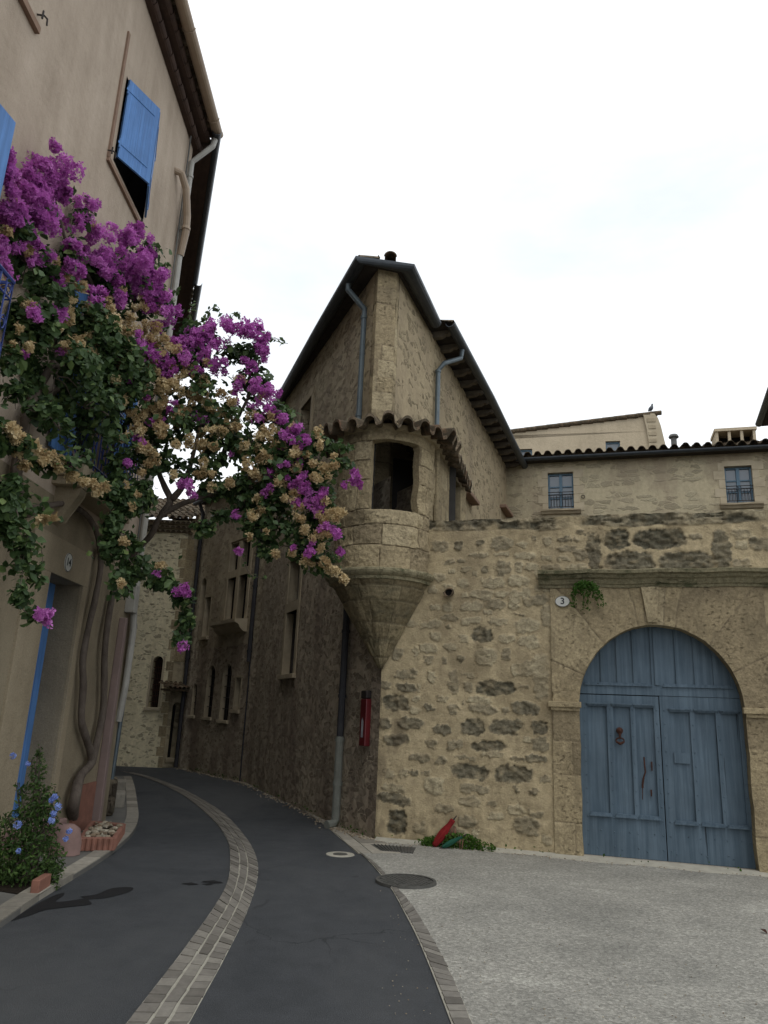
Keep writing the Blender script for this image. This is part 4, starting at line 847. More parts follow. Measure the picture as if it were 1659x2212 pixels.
df = (b0-a0).normalized(); mb.add([a0+Vector((0,0,.02)), b0+Vector((0,0,.02)), (a0+b0)/2+Vector((-df.y*.6, df.x*.6, .18))], [(0,1,2)])
g0, g1 = gz; d2 = (g1-g0).normalized(); n2 = Vector((d2.y, -d2.x)); n2 = n2 if n2.x > 0 else -n2; tile_roof(mb, g0+Vector((0,0,.06)), g1+Vector((0,0,.06)), (n2.x, n2.y, .25), lambda t: 3.2, pitch=.24)
mb.build('roof', M['tile'], mn)
# soffit under the eaves
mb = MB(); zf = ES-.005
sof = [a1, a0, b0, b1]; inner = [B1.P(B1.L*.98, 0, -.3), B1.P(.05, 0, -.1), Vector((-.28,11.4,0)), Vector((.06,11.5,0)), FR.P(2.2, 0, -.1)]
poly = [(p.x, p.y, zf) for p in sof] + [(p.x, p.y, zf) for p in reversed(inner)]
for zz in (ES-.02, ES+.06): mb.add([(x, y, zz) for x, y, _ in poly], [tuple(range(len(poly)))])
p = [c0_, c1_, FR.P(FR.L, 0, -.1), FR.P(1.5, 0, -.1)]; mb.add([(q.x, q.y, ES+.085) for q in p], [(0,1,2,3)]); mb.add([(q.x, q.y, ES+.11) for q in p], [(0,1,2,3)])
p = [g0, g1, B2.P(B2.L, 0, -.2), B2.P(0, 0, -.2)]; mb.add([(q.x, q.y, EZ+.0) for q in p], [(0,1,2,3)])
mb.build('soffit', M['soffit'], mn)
mb = MB(); c = (a0+b0)/2 + Vector((.10, .12, .10))
vs = []; K = 14
for yy, rr in ((-.15,.115),(-.15,.10),(.35,.1),):
    vs += [c + Vector((rr*math.cos(math.pi*k/K), yy, rr*math.sin(math.pi*k/K)+.02)) for k in range(K+1)]
mb.add(vs, [(i*(K+1)+k, i*(K+1)+k+1, (i+1)*(K+1)+k+1, (i+1)*(K+1)+k) for i in range(2) for k in range(K)])
mb.build('ridge_tile', M['tile'], mn)
# rafter tails under the courtyard-side eave
nR = 15
for k in range(nR):
    q = c0_.lerp(c1_, (k+.4)/nR); s_, _n = (Vector((q.x, q.y))-FR.a).dot(FR.d), 0; p0 = FR.P(s_, 0, -.05); dv = Vector((q.x-p0.x, q.y-p0.y, 0)); L_ = dv.length - .06; dv.normalize(); sd_ = Vector((-dv.y, dv.x, 0))*.06
    zt = ES+.083; prof = [(0, zt), (L_, zt), (L_, zt-.05), (L_-.06, zt-.09), (L_-.12, zt-.085), (L_-.2, zt-.13), (0, zt-.14)]
    vs = [p0.xy.to_3d()*1 + dv*x + sd_*sg + Vector((0,0,z_)) for sg in (-1, 1) for x, z_ in prof]; n_ = len(prof); mb = MB()
    mb.add(vs, [tuple(range(n_)), tuple(range(n_, 2*n_))[::-1]] + [(i, (i+1)%n_, n_+(i+1)%n_, n_+i) for i in range(n_)]); mb.build('rafter', M['rafter'], mn)
# downpipes
zc = lambda z: z
pA = B1.P(.02, 0, .07); x0, y0 = -.5, 11.86
gpt = gl[2].lerp(gl[1], .26)
pipe('downpipe', M['zincpipe'], mn, [(gpt.x, gpt.y, ES-.05), (gpt.x+.0, gpt.y, ES-.2), (x0, y0, ES-.55), (x0, y0, ES-.7), (x0, y0, 4.6)], .052, [(x0,y0,ES-.72),(x0,y0,6.6)])
xb, yb = (P1[0]-.03, P1[1]-.10)
pipe('downpipe', M['dullpipe'], mn, [(x0, y0, 4.6), (xb, yb, 4.0), (xb, yb, 1.25)], .055, [(xb,yb,2.9),(xb,yb,1.9)])
pipe('downpipe', M['palepipe'], mn, [(xb, yb, 1.3), (xb, yb, .12), (xb-.03, yb-.05, .06), (xb-.12, yb-.14, .05)], .064, [(xb,yb,1.25),(xb,yb,.62)])
s_ = at(FR, 937, 850)[0]; pr = FR.P(s_, 0, .08); gp = c0_.lerp(c1_, .10)
pipe('downpipe', M['zincpipe'], mn, [(gp.x, gp.y, ES-.02), (gp.x-.03, gp.y, ES-.22), (pr.x+.12, pr.y, ES-.55), (pr.x, pr.y, ES-.72), (pr.x, pr.y, 4.5)], .05, [(pr.x,pr.y,ES-.74),(pr.x,pr.y,6.6)])
for fr, s_, zt, zb in ((B2, at(B2, 528, 1600)[0], 7.2, 2.75), (B2, at(B2, 391, 1600)[0], 7.55, 0)):
    p = fr.P(s_, 0, .07); pipe('downpipe', M['dullpipe'], mn, [tuple(fr.P(s_, zt+.05, .24)), (p.x,p.y,zt-.3)] + [(p.x,p.y,zb)], .055, [(p.x,p.y,z_) for z_ in (6.2,4.6,3.0) if z_ > zb])
p = B2.P(at(B2, 528, 1600)[0], 0, .03); pipe('cable_conduit', M['dullpipe'], mn, [(p.x,p.y,2.75),(p.x,p.y,0)], .018)
p = B2.P(at(B2, 391, 1600)[0], 0, .07); pipe('downpipe_hopper', M['dullpipe'], mn, [(p.x,p.y,2.95),(p.x,p.y,3.08),(p.x,p.y,3.2)], .07)

# turret: inverted cone, lip, drum, canopy
TC = Vector((0.0, 11.0)); TR = .78; ZL = 3.62
TH0, TH1 = -math.pi*1.02, -.0
def drum_arr(th, z, rad, cx=TC.x, cy=TC.y): return np.stack([cx+rad*np.cos(th), cy+rad*np.sin(th), z], -1)
mb = MB(); na, nz2 = 200, 70; TH, TT = np.meshgrid(np.linspace(-math.pi*1.12, .18, na), np.linspace(0, 1, nz2), indexing='ij')
tip = np.array([.05, 10.86, 2.28]); crs = [0, .13, .33, .50, .74, .90, 1.2]
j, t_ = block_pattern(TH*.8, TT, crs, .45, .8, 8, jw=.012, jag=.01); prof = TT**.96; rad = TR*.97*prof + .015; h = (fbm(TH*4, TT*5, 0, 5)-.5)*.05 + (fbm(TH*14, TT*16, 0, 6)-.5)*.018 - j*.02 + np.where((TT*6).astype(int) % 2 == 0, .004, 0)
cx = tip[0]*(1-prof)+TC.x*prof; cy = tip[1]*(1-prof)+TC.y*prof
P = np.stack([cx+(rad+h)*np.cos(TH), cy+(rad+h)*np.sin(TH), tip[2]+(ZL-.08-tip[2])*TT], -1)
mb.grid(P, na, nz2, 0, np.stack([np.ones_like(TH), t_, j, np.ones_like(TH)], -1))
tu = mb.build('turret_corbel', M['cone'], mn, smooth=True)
mb = MB(); prof = [(TR-.04, ZL-.14), (TR-.0, ZL-.13), (TR+.005, ZL-.09), (TR+.035, ZL-.075), (TR+.06, ZL-.05), (TR+.072, ZL-.02), (TR+.068, ZL+.005), (TR+.045, ZL+.02), (TR-.05, ZL+.04)]
ths = np.linspace(-math.pi*1.14, .22, 90); P = np.array([[(TC.x+(r__+random.uniform(-.003,.003))*math.cos(q), TC.y+(r__)*math.sin(q), z_+random.uniform(-.003,.003)) for r__, z_ in prof] for q in ths]); mb.grid(P, 90, len(prof), 0, np.ones((90, len(prof), 4))*np.array([1,.75,0,1])); mb.build('lip', M['cornice'], tu)
# drum with window
ZD1 = 5.80; RD = .755
wt0 = math.atan2(10.268-11, -.204)-.03; wt1 = math.atan2(10.39-11, .462)+.07; WZ0, WZ1 = 4.50, 5.555
ths = np.unique(np.concatenate([np.linspace(-math.pi*1.15, wt0, 110), np.linspace(wt0, wt1, 46), np.linspace(wt1, .05, 60)])); zs = np.unique(np.concatenate([np.linspace(ZL, WZ0, 62), np.linspace(WZ0, WZ1, 64), np.linspace(WZ1, ZD1, 20)]))
TH, Z = np.meshgrid(ths, zs, indexing='ij'); wc_ = (wt0+wt1)/2
courses = [3.5, 3.98, 4.28, WZ0-.0, 4.95, 5.25, 5.55, 5.9]
S = (TH-wt0)*RD; j, t_ = block_pattern(S, Z, courses, .28, .62, 12, jw=.011, jag=.018)
# lintel and sill stones spanning the window
m = (Z > WZ1) & (TH > wt0-.12) & (TH < wt1+.12); j[m] = np.clip(1-np.minimum(np.abs(TH[m]-wt0+.12), np.abs(TH[m]-wt1-.12))*RD/.01, 0, 1); t_[m] = .8
m = (Z > 4.28) & (Z < WZ0) & (TH > wt0-.1) & (TH < wt1+.1); j[m] = np.clip(1-np.minimum(np.minimum(np.abs(TH[m]-wt0+.1), np.abs(TH[m]-wt1-.1))*RD, np.abs(Z[m]-4.28))/.012, 0, 1); t_[m] = .9
er = np.clip((fbm(S*2.2+3, Z*2.2, 0, 17)-.52)*5, 0, 1); h = (fbm(S*4, Z*4, 0, 15)-.5)*.045 + (fbm(S*20, Z*20, 0, 16)-.5)*.022 - j*.02 - er*(.018+.03*fbm(S*12, Z*16, 0, 19)) + (t_-.5)*.012
P = drum_arr(TH, Z, RD+h); P[...,2] += np.where(np.abs(Z-WZ1) < 1e-6, .03*np.cos((TH-wc_)/(wt1-wt0)*math.pi), 0)*((TH >= wt0) & (TH <= wt1))
keep = ~(((TH[:-1,:-1]+TH[1:,:-1])/2 > wt0) & ((TH[:-1,:-1]+TH[1:,:-1])/2 < wt1) & ((Z[:-1,:-1]+Z[:-1,1:])/2 > WZ0) & ((Z[:-1,:-1]+Z[:-1,1:])/2 < WZ1))
pat = np.stack([np.ones_like(TH)*.92, np.clip(t_-er*.3, 0, 1), j, np.ones_like(TH)], -1)
mb = MB(); mb.grid(P, len(ths), len(zs), 0, pat, keep=keep)
iw = [i for i, q in enumerate(ths) if wt0-1e-9 <= q <= wt1+1e-9]; jz = [i for i, q in enumerate(zs) if WZ0-1e-9 <= q <= WZ1+1e-9]
def inner_pt(p, k=.13): v = np.array([p[0]-TC.x, p[1]-TC.y]); v = v/np.linalg.norm(v); return np.array([p[0]-v[0]*k, p[1]-v[1]*k, p[2]])
for line in ([P[i, jz[0]] for i in iw], [P[i, jz[-1]] for i in iw], [P[iw[0], q] for q in jz], [P[iw[-1], q] for q in jz]):
    a = np.stack([np.array(line), np.array([inner_pt(p) for p in line])], 1); mb.grid(a, len(line), 2, 0, np.ones((len(line), 2, 4))*np.array([1,.5,0,1]))
# straight side that ties the drum back to the house, with the side opening
FS = Frame((.775, 11.02), (1.50, 13.1), (1, -.3))
SW = 0.93; so = (SW, SW+.85, 4.35, 5.66)
sg_ = MB()
for (a, b_, c_, d_) in ((0, SW, ZL, ZD1-.02), (so[0], so[1], so[3], ZD1-.02), (so[1], FS.L, ZL, ZD1-.02), (so[0], so[1], ZL, so[2])):
    nu, nv = max(3, int((b_-a)/.03)), max(3, int((d_-c_)/.03)); S, Z = np.meshgrid(np.linspace(a, b_, nu), np.linspace(c_, d_, nv), indexing='ij'); j, t2 = block_pattern(S, Z, courses, .3, .5, 22); h = (fbm(S*5, Z*5, 0, 18)-.5)*.03 - j*.012
    mb.grid(np.stack([FS.a.x+FS.d.x*S+FS.n.x*h, FS.a.y+FS.d.y*S+FS.n.y*h, Z], -1), nu, nv, 0, np.stack([np.ones_like(S)*.9, t2, j, np.ones_like(S)], -1))
for q in (((so[0], so[2]), (so[0], so[3])), ((so[0], so[3]), (so[1], so[3])), ((so[1], so[3]), (so[1], so[2])), ((so[1], so[2]), (so[0], so[2]))):
    mb.add([FS.P(*q[0]), FS.P(*q[1]), FS.P(*q[1], -.2), FS.P(*q[0], -.2)], [(0,1,2,3)])
mb.fbox(FS, 0, SW, -.2, -.02, ZL, ZD1-.03, 0, (1,.5,0,1))
pl = (0.03,); mb.tube([(.80, 11.03, ZL), (.80, 11.03, ZD1-.03)], .045, 8, pat=(1,.5,0,1))
td = mb.build('turret_drum', M['ashlar'], mn, smooth=False)
mb = MB()  # floor and a dim inner lining
K = 24; inr = [(TC.x+(RD-.2)*math.cos(q), TC.y+(RD-.2)*math.sin(q)) for q in np.linspace(-math.pi*1.15, wt0, 16)]
mb.add([(x, y, z_) for z_ in (ZL, ZD1-.02) for x, y in inr], [(i, i+1, 16+i+1, 16+i) for i in range(15)])
mb.add([(TC.x+.7*math.cos(q), TC.y+.7*math.sin(q), ZL+.4) for q in np.linspace(-math.pi, math.pi, 25)[:-1]], [tuple(range(24))])
FI = Frame((-.45, 11.52), (1.2, 11.95), (.2, -1)); wall(mb, FI, -.1, 1.7, ZL, ZD1-.02, [(.62, .98, 4.0, 5.0, True)], .15, 0, 0, 1, thick=.02)
mb.fbox(FS, SW-.15, so[1]+.25, -.34, -.30, ZL, ZD1-.04, 1)  # dark sheet added so the space behind the side opening looks unlit
mb.build('turret_lining', [M['inner'], M['dark']], mn)
# canopy of canal tiles: sweep tiles round the drum and along the side
rim = []
Rr_ = 1.03
for q in np.linspace(-math.pi*1.22, -.25, 60): rim.append((TC.x+Rr_*math.cos(q), TC.y+Rr_*math.sin(q)))
lx, ly = rim[-1]; 
for k in range(1, 34): rim.append((lx + (1.60-lx)*k/33*1.0, ly + (13.25-ly)*k/33))
rim = [Vector(p) for p in rim]; D_ = [0]
for i in range(1, len(rim)): D_.append(D_[-1]+(rim[i]-rim[i-1]).length)
D_ = np.array(D_); tot = D_[-1]; pitch = .275; nT = int(tot/pitch); K = 12; nu = nT*K+1; dd = np.linspace(0, nT*pitch, nu)
rx = np.interp(dd, D_, [p.x for p in rim]); ry = np.interp(dd, D_, [p.y for p in rim])
spine = [Vector((-.25, 11.55)), Vector((.05, 11.45)), Vector((.75, 13.3))]
ix = []; iy = []
for x, y in zip(rx, ry):
    if y < 11.3 and x < .8: c = Vector((-.02+.15*max(0, x), 11.40)); 
    else:
        sp2 = (Vector((x, y))-FR.a).dot(FR.d); c = Vector(FR.P(max(-.1, sp2), 0, -.02).xy)
    ix.append(c.x); iy.append(c.y)
ker = np.ones(15)/15; ix = np.convolve(np.pad(ix, 7, 'edge'), ker, 'valid'); iy = np.convolve(np.pad(iy, 7, 'edge'), ker, 'valid')
ZR = 5.745; rows = []; pr_ = []; tn = rng.random(nT+1); of = rng.normal(0, .022, nT+1); lz = rng.normal(0, .012, nT+1)
xs = ((dd/pitch) % 1 - .5)*2; am = .098; hg = np.where(np.abs(xs) < .6, np.sqrt(np.clip(1-(xs/.6)**2, 0, 1))*am, -np.sqrt(np.clip(1-((1-np.abs(xs))/.4)**2, 0, 1))*am*.7)
ci = np.minimum((dd/pitch).astype(int), nT); cover = np.abs(xs) < .6
def canopy_row(f, lift, thin=0.0, jit=True):
    e = f + (np.where(cover, of[ci], of[ci]*.2+.02) if jit else 0); x = rx*(1-e)+ix*e; y = ry*(1-e)+iy*e; k = (1-.55*np.clip(f, 0, 1)); z = ZR + .44*f + hg*k + lift - thin + lz[ci]*(1-f)
    return np.stack([x, y, z], -1)
top = []
for f0, f1 in ((-.06, .30), (.30, .66), (.66, 1.0)): top += [canopy_row(f0, .035, jit=(f0 < 0)), canopy_row(f1, .0, jit=False)]
P = np.array(top); pt = np.zeros(P.shape[:2]+(4,)); pt[...,0] = 1; pt[...,1] = tn[ci]; pt[...,3] = 1
mb = MB(); mb.grid(P, P.shape[0], nu, 0, pt); und = np.array([canopy_row(-.06, .035), canopy_row(-.06, .035, .042), canopy_row(.25, 0, .048, False), canopy_row(.6, 0, .06, False)]); mb.grid(und, 4, nu, 0, pt[:4])
mb.build('turret_roof', M['tile'], mn, smooth=False)
mb = MB(); # bed of mortar under the tiles
q = np.array([np.stack([rx*(1-e)+ix*e, ry*(1-e)+iy*e, np.full(nu, z_)], -1) for e, z_ in ((.27, 5.70), (.20, 5.715), (.17, 5.80), (.3, 5.9))]); mb.grid(q, 4, nu, 0); 
mb.build('turret_eave_bed', M['ashlar'], mn)

# red narrow box on the dark side face
a0_, zt = A.px(776, 1490); a1_, zb = A.px(799, 1615); sm = (A.px(788, 1550, .05)[0]); t = empty('wall_box', A.P(sm, 1.2, 0), 'tall narrow red box with a black cap on the dark wall beside the corner', 'box')
mb = MB(); mb.fbox(A, sm-.10, sm+.08, .0, .09, 1.20, 1.86); mb.build('body', M['redbox'], t, bevel=.012)
mb = MB(); mb.fbox(A, sm-.10, sm+.08, .0, .095, 1.863, 1.98); mb.build('cap', M['iron'], t, bevel=.02)
mb = MB(); mb.add([A.P(sm-.04, 1.32, .093), A.P(sm+.02, 1.32, .093), A.P(sm+.02, 1.55, .093), A.P(sm-.01, 1.60, .093), A.P(sm-.04, 1.55, .093)], [(0,1,2,3,4)]); mb.fbox(A, sm-.038, sm+.018, .088, .092, 1.32, 1.55); mb.build('label_plate', M['label'], t)

# ================================================================== left rendered house
LX = -3.76
H = Frame((LX, -4), (LX, 11.3), (1, 0)); hy = lambda y: y+4      # s = y+4
lh = empty('rendered_house', (LX, 9, 0), 'tall pinkish rendered house with ultramarine shutters and balconies on the left', 'house')
EV = 11.75
win = (hy(8.22), hy(9.50), 8.55, 9.92); dr14 = (hy(8.30), hy(9.22), .34, 3.05); fw1 = (hy(4.1), hy(5.6), 4.3, 6.55); fw2 = (hy(8.3), hy(9.5), 4.3, 6.5); win0 = (hy(3.6), hy(5.15), 8.5, 10.2)
mb = MB(); wall(mb, H, hy(-4), hy(11.3), 0, EV, [win, fw1, fw2, win0], .3, 0, 1, 2) if False else None
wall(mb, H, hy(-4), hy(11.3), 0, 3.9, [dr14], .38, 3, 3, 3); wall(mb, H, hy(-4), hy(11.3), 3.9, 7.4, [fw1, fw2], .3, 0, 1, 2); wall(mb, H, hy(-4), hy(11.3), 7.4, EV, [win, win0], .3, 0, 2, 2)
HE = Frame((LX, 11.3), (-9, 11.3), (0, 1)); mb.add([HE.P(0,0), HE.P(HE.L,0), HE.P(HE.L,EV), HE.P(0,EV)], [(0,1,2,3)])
mb.build('wall', [M['pink'], M['pinktrim'], M['dark'], M['lowplaster_shade']], lh)
# door surround, door leaf, steps
m = MB(); a, b_, c_, d_ = dr14; m.fbox(H, a-.55, a-.012, -.02, .03, .3, d_+.0); m.fbox(H, b_+.012, b_+.16, -.02, .03, .3, d_); m.fbox(H, a-.55, b_+.16, -.02, .032, d_, d_+.42); m.build('door_surround', M['lowtrim_shade'], lh, bevel=.004)
m = MB(); m.fbox(H, a, b_, -.36, -.31, c_, d_-.0)
for k in range(1, 6): m.fbox(H, a+k*(b_-a)/6-.006, a+k*(b_-a)/6+.006, -.312, -.306, c_, d_)
dl_ = m.build('door', M['blue'], lh); m = MB(); m.fbox(H, a, a+.10, -.31, -.02, c_, d_-.002); m.build('door_frame', M['blue'], dl_, bevel=.004)
m = MB(); m.fbox(H, a-.1, b_+.1, .0, .22, .04, .34); m.build('doorstep', M['terrapale'], lh, bevel=.02)
a_, z_ = H.px(147, 1215, .035); oval_plate(lh, H, a_, z_, .10, .11, '14', .13, .034)
# plaster frame and sill of upper window
m = MB(); a, b_, c_, d_ = win; m.fbox(H, a-.20, a-.14, -.01, .025, c_-.12, d_+.55); m.fbox(H, a-.20, b_+.05, -.01, .04, c_-.17, c_-.11); fr_ = m.build('window_frame', M['brown'], lh); 
e0_, e1_ = H.px(86, 74, .05); m = MB(); m.fbox(H, e0_-2.2, e0_, -.01, .05, e1_, e1_+.08); m.build('window_frame', M['brown'], lh)
m = MB(); m.fbox(H, hy(3.6)-.5, hy(5.15)+.35, -.01, .05, 10.0, 10.07); 
def shutter(name, hinge, tipp, z0, z1, par, planks=6, bars=True):
    hx, hy_ = hinge; tx, ty = tipp; fr2 = Frame(hinge, tipp, (1, -1)); m = MB(); L_ = fr2.L
    for k in range(planks):
        s0_, s1_ = L_*k/planks, L_*(k+1)/planks-.004; m.fbox(fr2, s0_, s1_, -.014, .014, z0, z1)
    m.fbox(fr2, 0, L_-.004, -.016, .012, z0+.002, z1-.002)
    ob = m.build(name, M['blue'], par); 
    if bars:
        q = MB()
        for zz in (z0+.17*(z1-z0), z0+.86*(z1-z0)): q = MB(); q.fbox(fr2, -.03, L_*.85, .0145, .022, zz-.018, zz+.018); q.tube([fr2.P(0, zz-.07, .012), fr2.P(0, zz+.07, .012)], .014, 6); q.build('strap_hinge', M['blue'], ob)
    return ob
shutter('shutter', (LX+.03, 8.25), (-3.46, 8.76), 8.63, 9.89, lh, 7)
shutter('shutter', (LX+.03, 9.50), (-3.475, 8.80), 8.63, 9.89, lh, 7)
shutter('shutter', (LX+.03, 4.35), (-3.52, 5.62), 4.4, 6.72, lh, 6); shutter('shutter', (LX+.035, 9.52), (LX+.06, 10.12), 4.35, 6.45, lh, 6); shutter('shutter', (LX+.035, 8.28), (LX+.06, 7.68), 4.35, 6.45, lh, 6)
def hook(y, z): 
    q = MB(); q.tube([(LX, y, z), (LX+.07, y+.01, z), (LX+.09, y+.04, z-.01), (LX+.09, y+.05, z-.08)], .010, 6); q.tube([(LX+.06, y, z-.05), (LX+.06, y, z+.05)], .010, 6); q.build('shutter_hook', M['iron'], lh)

for u_, v_ in ((308,479),(246,325),(97,32)): s_, z_ = H.px(u_, v_, .08); hook(s_-4, z_)
# balconies
def balcony(y0, y1, out, zt=4.25):
    m = MB(); m.fbox(H, hy(y0), hy(y1), -.02, out, zt-.14, zt); m.fbox(H, hy(y0)+.05, hy(y1)-.05, -.02, out-.06, zt-.24, zt-.14)
    for yy in (y0+.25, y1-.25): 
        pr = [(0, zt-.24), (out*.8, zt-.24), (out*.75, zt-.32), (.1, zt-.62), (0, zt-.66)]; n_ = len(pr); vs = [H.P(hy(yy)+sg*.08, z_, n__) for sg in (-1, 1) for n__, z_ in pr]; m.add(vs, [tuple(range(n_)), tuple(range(n_, 2*n_))[::-1]] + [(i, (i+1) % n_, n_+(i+1) % n_, n_+i) for i in range(n_)])
    bl = m.build('balcony', M['lowtrim_shade'], lh, bevel=.01); r = MB(); o = out-.04
    pth = [(hy(y0)+.03, 0), (hy(y0)+.03, o), (hy(y1)-.03, o), (hy(y1)-.03, 0)]
    for zz, rr in ((zt+.97, .02), (zt+.80, .010), (zt+.08, .014)): r.tube([H.P(s_, zz, n__) for s_, n__ in pth], rr, 6)
    for (s0_, n0_), (s1_, n1_) in zip(pth[:-1], pth[1:]):
        L_ = math.hypot(s1_-s0_, n1_-n0_); n_ = max(2, int(L_/.105))
        for k in range(n_+1):
            t_ = k/n_; s_, n__ = s0_+(s1_-s0_)*t_, n0_+(n1_-n0_)*t_; r.tube([H.P(s_, zt+.0, n__), H.P(s_, zt+.97, n__)], .008, 5)
            if k < n_ and k % 2 == 0:
                ds, dn = (s1_-s0_)/n_, (n1_-n0_)/n_
                for zc_, rz in ((zt+.88, .07), (zt+.28, .11), (zt+.55, .08)):
                    r.tube([H.P(s_+ds*(.5+.5*math.cos(q)*(1-q/14)), zc_+rz*math.sin(q)*(1-q/14), n__+dn*(.5+.5*math.cos(q)*(1-q/14))) for q in np.linspace(0, 8.5, 16)], .006, 4, cap=False)
    r.build('railing', M['iron_blue'], bl)
balcony(3.4, 5.88, .42); balcony(7.95, 9.85, .36)
# pipes
px_, py_ = LX+.07, 11.12
pipe('downpipe', M['whitepipe'], lh, [(LX+.40, 11.25, EV-.12), (LX+.38, 11.22, EV-.3), (px_, py_, EV-.75), (px_, py_, 3.1), (px_+.02, py_+.05, 2.7), (px_, py_+.08, 1.9), (px_-.05, py_+.12, 1.4)], .05, [(px_, py_, z_) for z_ in (10.7, 9.6, 8.4, 7.2, 6.0, 4.8, 3.6)])
pipe('cable_conduit', M['lead'], lh, [(px_-.03, py_-.13, EV-.3), (px_-.03, py_-.13, 3.2)], .014)
pipe('overflow_pipe', M['beigepipe'], lh, [(LX-.02, 10.55, 10.35), (LX+.10, 10.6, 10.33), (LX+.16, 10.75, 10.15), (LX+.17, 10.95, 9.75), (LX+.16, 11.02, 9.5), (px_+.01, py_, 9.1)], .062, [(LX+.16, 11.0, 9.55)])
m = MB(); a_ = MB(); 
m.hexa([(LX+.0, 10.70, .05), (LX+.12, 10.70, .05), (LX+.12, 10.80, .05), (LX+.0, 10.80, .05)], [(LX+.0, 10.76, 2.85), (LX+.10, 10.76, 2.85), (LX+.10, 10.86, 2.85), (LX+.0, 10.86, 2.85)])
m.build('pipe_trunking', M['pinkpipe'], lh, bevel=.012)
m = MB(); m.fbox(H, hy(9.95), hy(10.66), -.01, .03, .03, .62); m.build('plinth', M['terra'], lh)
m = MB(); m.hexa([(LX+.0, 10.92, 2.95), (LX+.14, 10.92, 2.95), (LX+.14, 11.1, 2.95), (LX+.0, 11.1, 2.95)], [(LX+.0, 10.92, 3.35), (LX+.14, 10.92, 3.35), (LX+.14, 11.1, 3.35), (LX+.0, 11.1, 3.35)]); m.build('junction_box', M['whitepipe'], lh, bevel=.01)
# stepped tile eave and gutter
ev = MB()
for lvl, (o0, o1, zz) in enumerate(((-.05, .15, EV-.30), (-.05, .30, EV-.14))):
    n_ = 60; y0, y1 = -4, 11.32
    ev.fbox(H, hy(y0), hy(y1), o0, o1-.06, zz, zz+.15, 1)
    k = 0; y = y0
    while y < y1:
        yy = min(y+.29, y1); q = []
        for e, rr in ((0, .075), (1, .066)):
            q.append([H.P(hy(y + (yy-y-.004)*e), zz+.075-rr*math.cos(an), o1-.075+rr*math.sin(an)+.02*0) for an in np.linspace(-.2, math.pi, 9)])
        P = np.array([[list(v) for v in r] for r in q]); ev.grid(P, 2, 9, 0); y = yy
ev.build('tile_eave', [M['redtile'], M['redtile']], lh)
g_ = MB(); gutter(g_, [(-3.33, -4, EV+.02), (-3.33, 11.28, EV+.02)], .095); g_.tube([(-3.33, 11.28, EV+.02), (-3.33, 11.30, EV+.02)], .098, 16)
for k in range(9): y = -3.5+k*1.8; g_.tube([(-3.33+.104*math.cos(q), y, EV+.02-.104*math.sin(q)) for q in np.linspace(0, math.pi, 9)], .008, 5)
g_.build('gutter', M['beigepipe'], lh)
rf = MB(); tile_roof(rf, (-3.36, 11.40, EV+.03), (-3.36, -4, EV+.03), (-1, 0, .27), lambda t: 5.0, pitch=.22, step=.6)
rf.build('roof', M['tile'], lh)
m = MB(); m.add([(-3.5,-4,EV+.0),(-3.5,11.3,EV+.0),(-9,11.3,EV+1.4),(-9,-4,EV+1.4)], [(0,1,2,3)]); m.build('soffit', M['soffit'], lh)

# ================================================================== rough neighbour house behind it
N = Frame((-3.85, 11.32), (-6.95, 21.0), (1, .3)); NZ = 11.6
nh = empty('rubble_house', (-4, 12, 0), 'dark rough stone house seen edge-on behind the pinkish house', 'house')
m = MB(); wall(m, N, 0, N.L, 0, NZ, [(2.2, 3.1, 0.0, 2.2), (4.2, 4.9, 4.3, 5.6), (6.6, 7.3, 4.3, 5.6)], .3, 0, 0, 1); m.add([N.P(N.L,0), N.P(N.L,0,-4), N.P(N.L,NZ,-4), N.P(N.L,NZ)], [(0,1,2,3)]); m.add([N.P(0,0), N.P(0,0,-4), N.P(0,NZ,-4), N.P(0,NZ)], [(0,1,2,3)])
m.build('wall', [M['darkrubble'], M['dark']], nh)
m = MB(); m.fbox(N, 0, N.L, -.3, .42, NZ, NZ+.06); m.fbox(N, 0, N.L, 0, .25, NZ-.12, NZ); m.build('soffit', M['redtile'], nh)
m = MB(); gutter(m, [N.P(-.35, NZ+.10, .46), N.P(4.9, NZ+.10, .46)], .085); gutter(m, [N.P(4.6, NZ-.05, .56), N.P(N.L, NZ-.05, .56)], .09); m.build('gutter', M['zinc'], nh)
m = MB(); tile_roof(m, N.P(0, NZ+.16, .46), N.P(N.L, NZ+.16, .46), (-N.n.x, -N.n.y, .27), lambda t: 4, pitch=.24, step=.6); m.build('roof', M['tile'], nh)
for s_, w_, h_ in ((1.35, .5, .22), (3.6, .5, .2)):
    m = MB(); m.fbox(N, s_, s_+w_, 0, .32, .04, .04+h_); m.build('doorstep', M['kerb'], nh, bevel=.02)
m = MB(); m.fbox(N, .35, 1.0, -.02, .18, .04, .55); m.build('buttress_stone', M['darkrubble'], nh, bevel=.06)
pipe('downpipe', M['zincpipe'], nh, [tuple(N.P(.25, 2.9, .02)), tuple(N.P(.35, 3.0, .1)), tuple(N.P(.5, 2.85, .14)), tuple(N.P(.5, 1.2, .10)), tuple(N.P(.5, .1, .08))], .035, [])

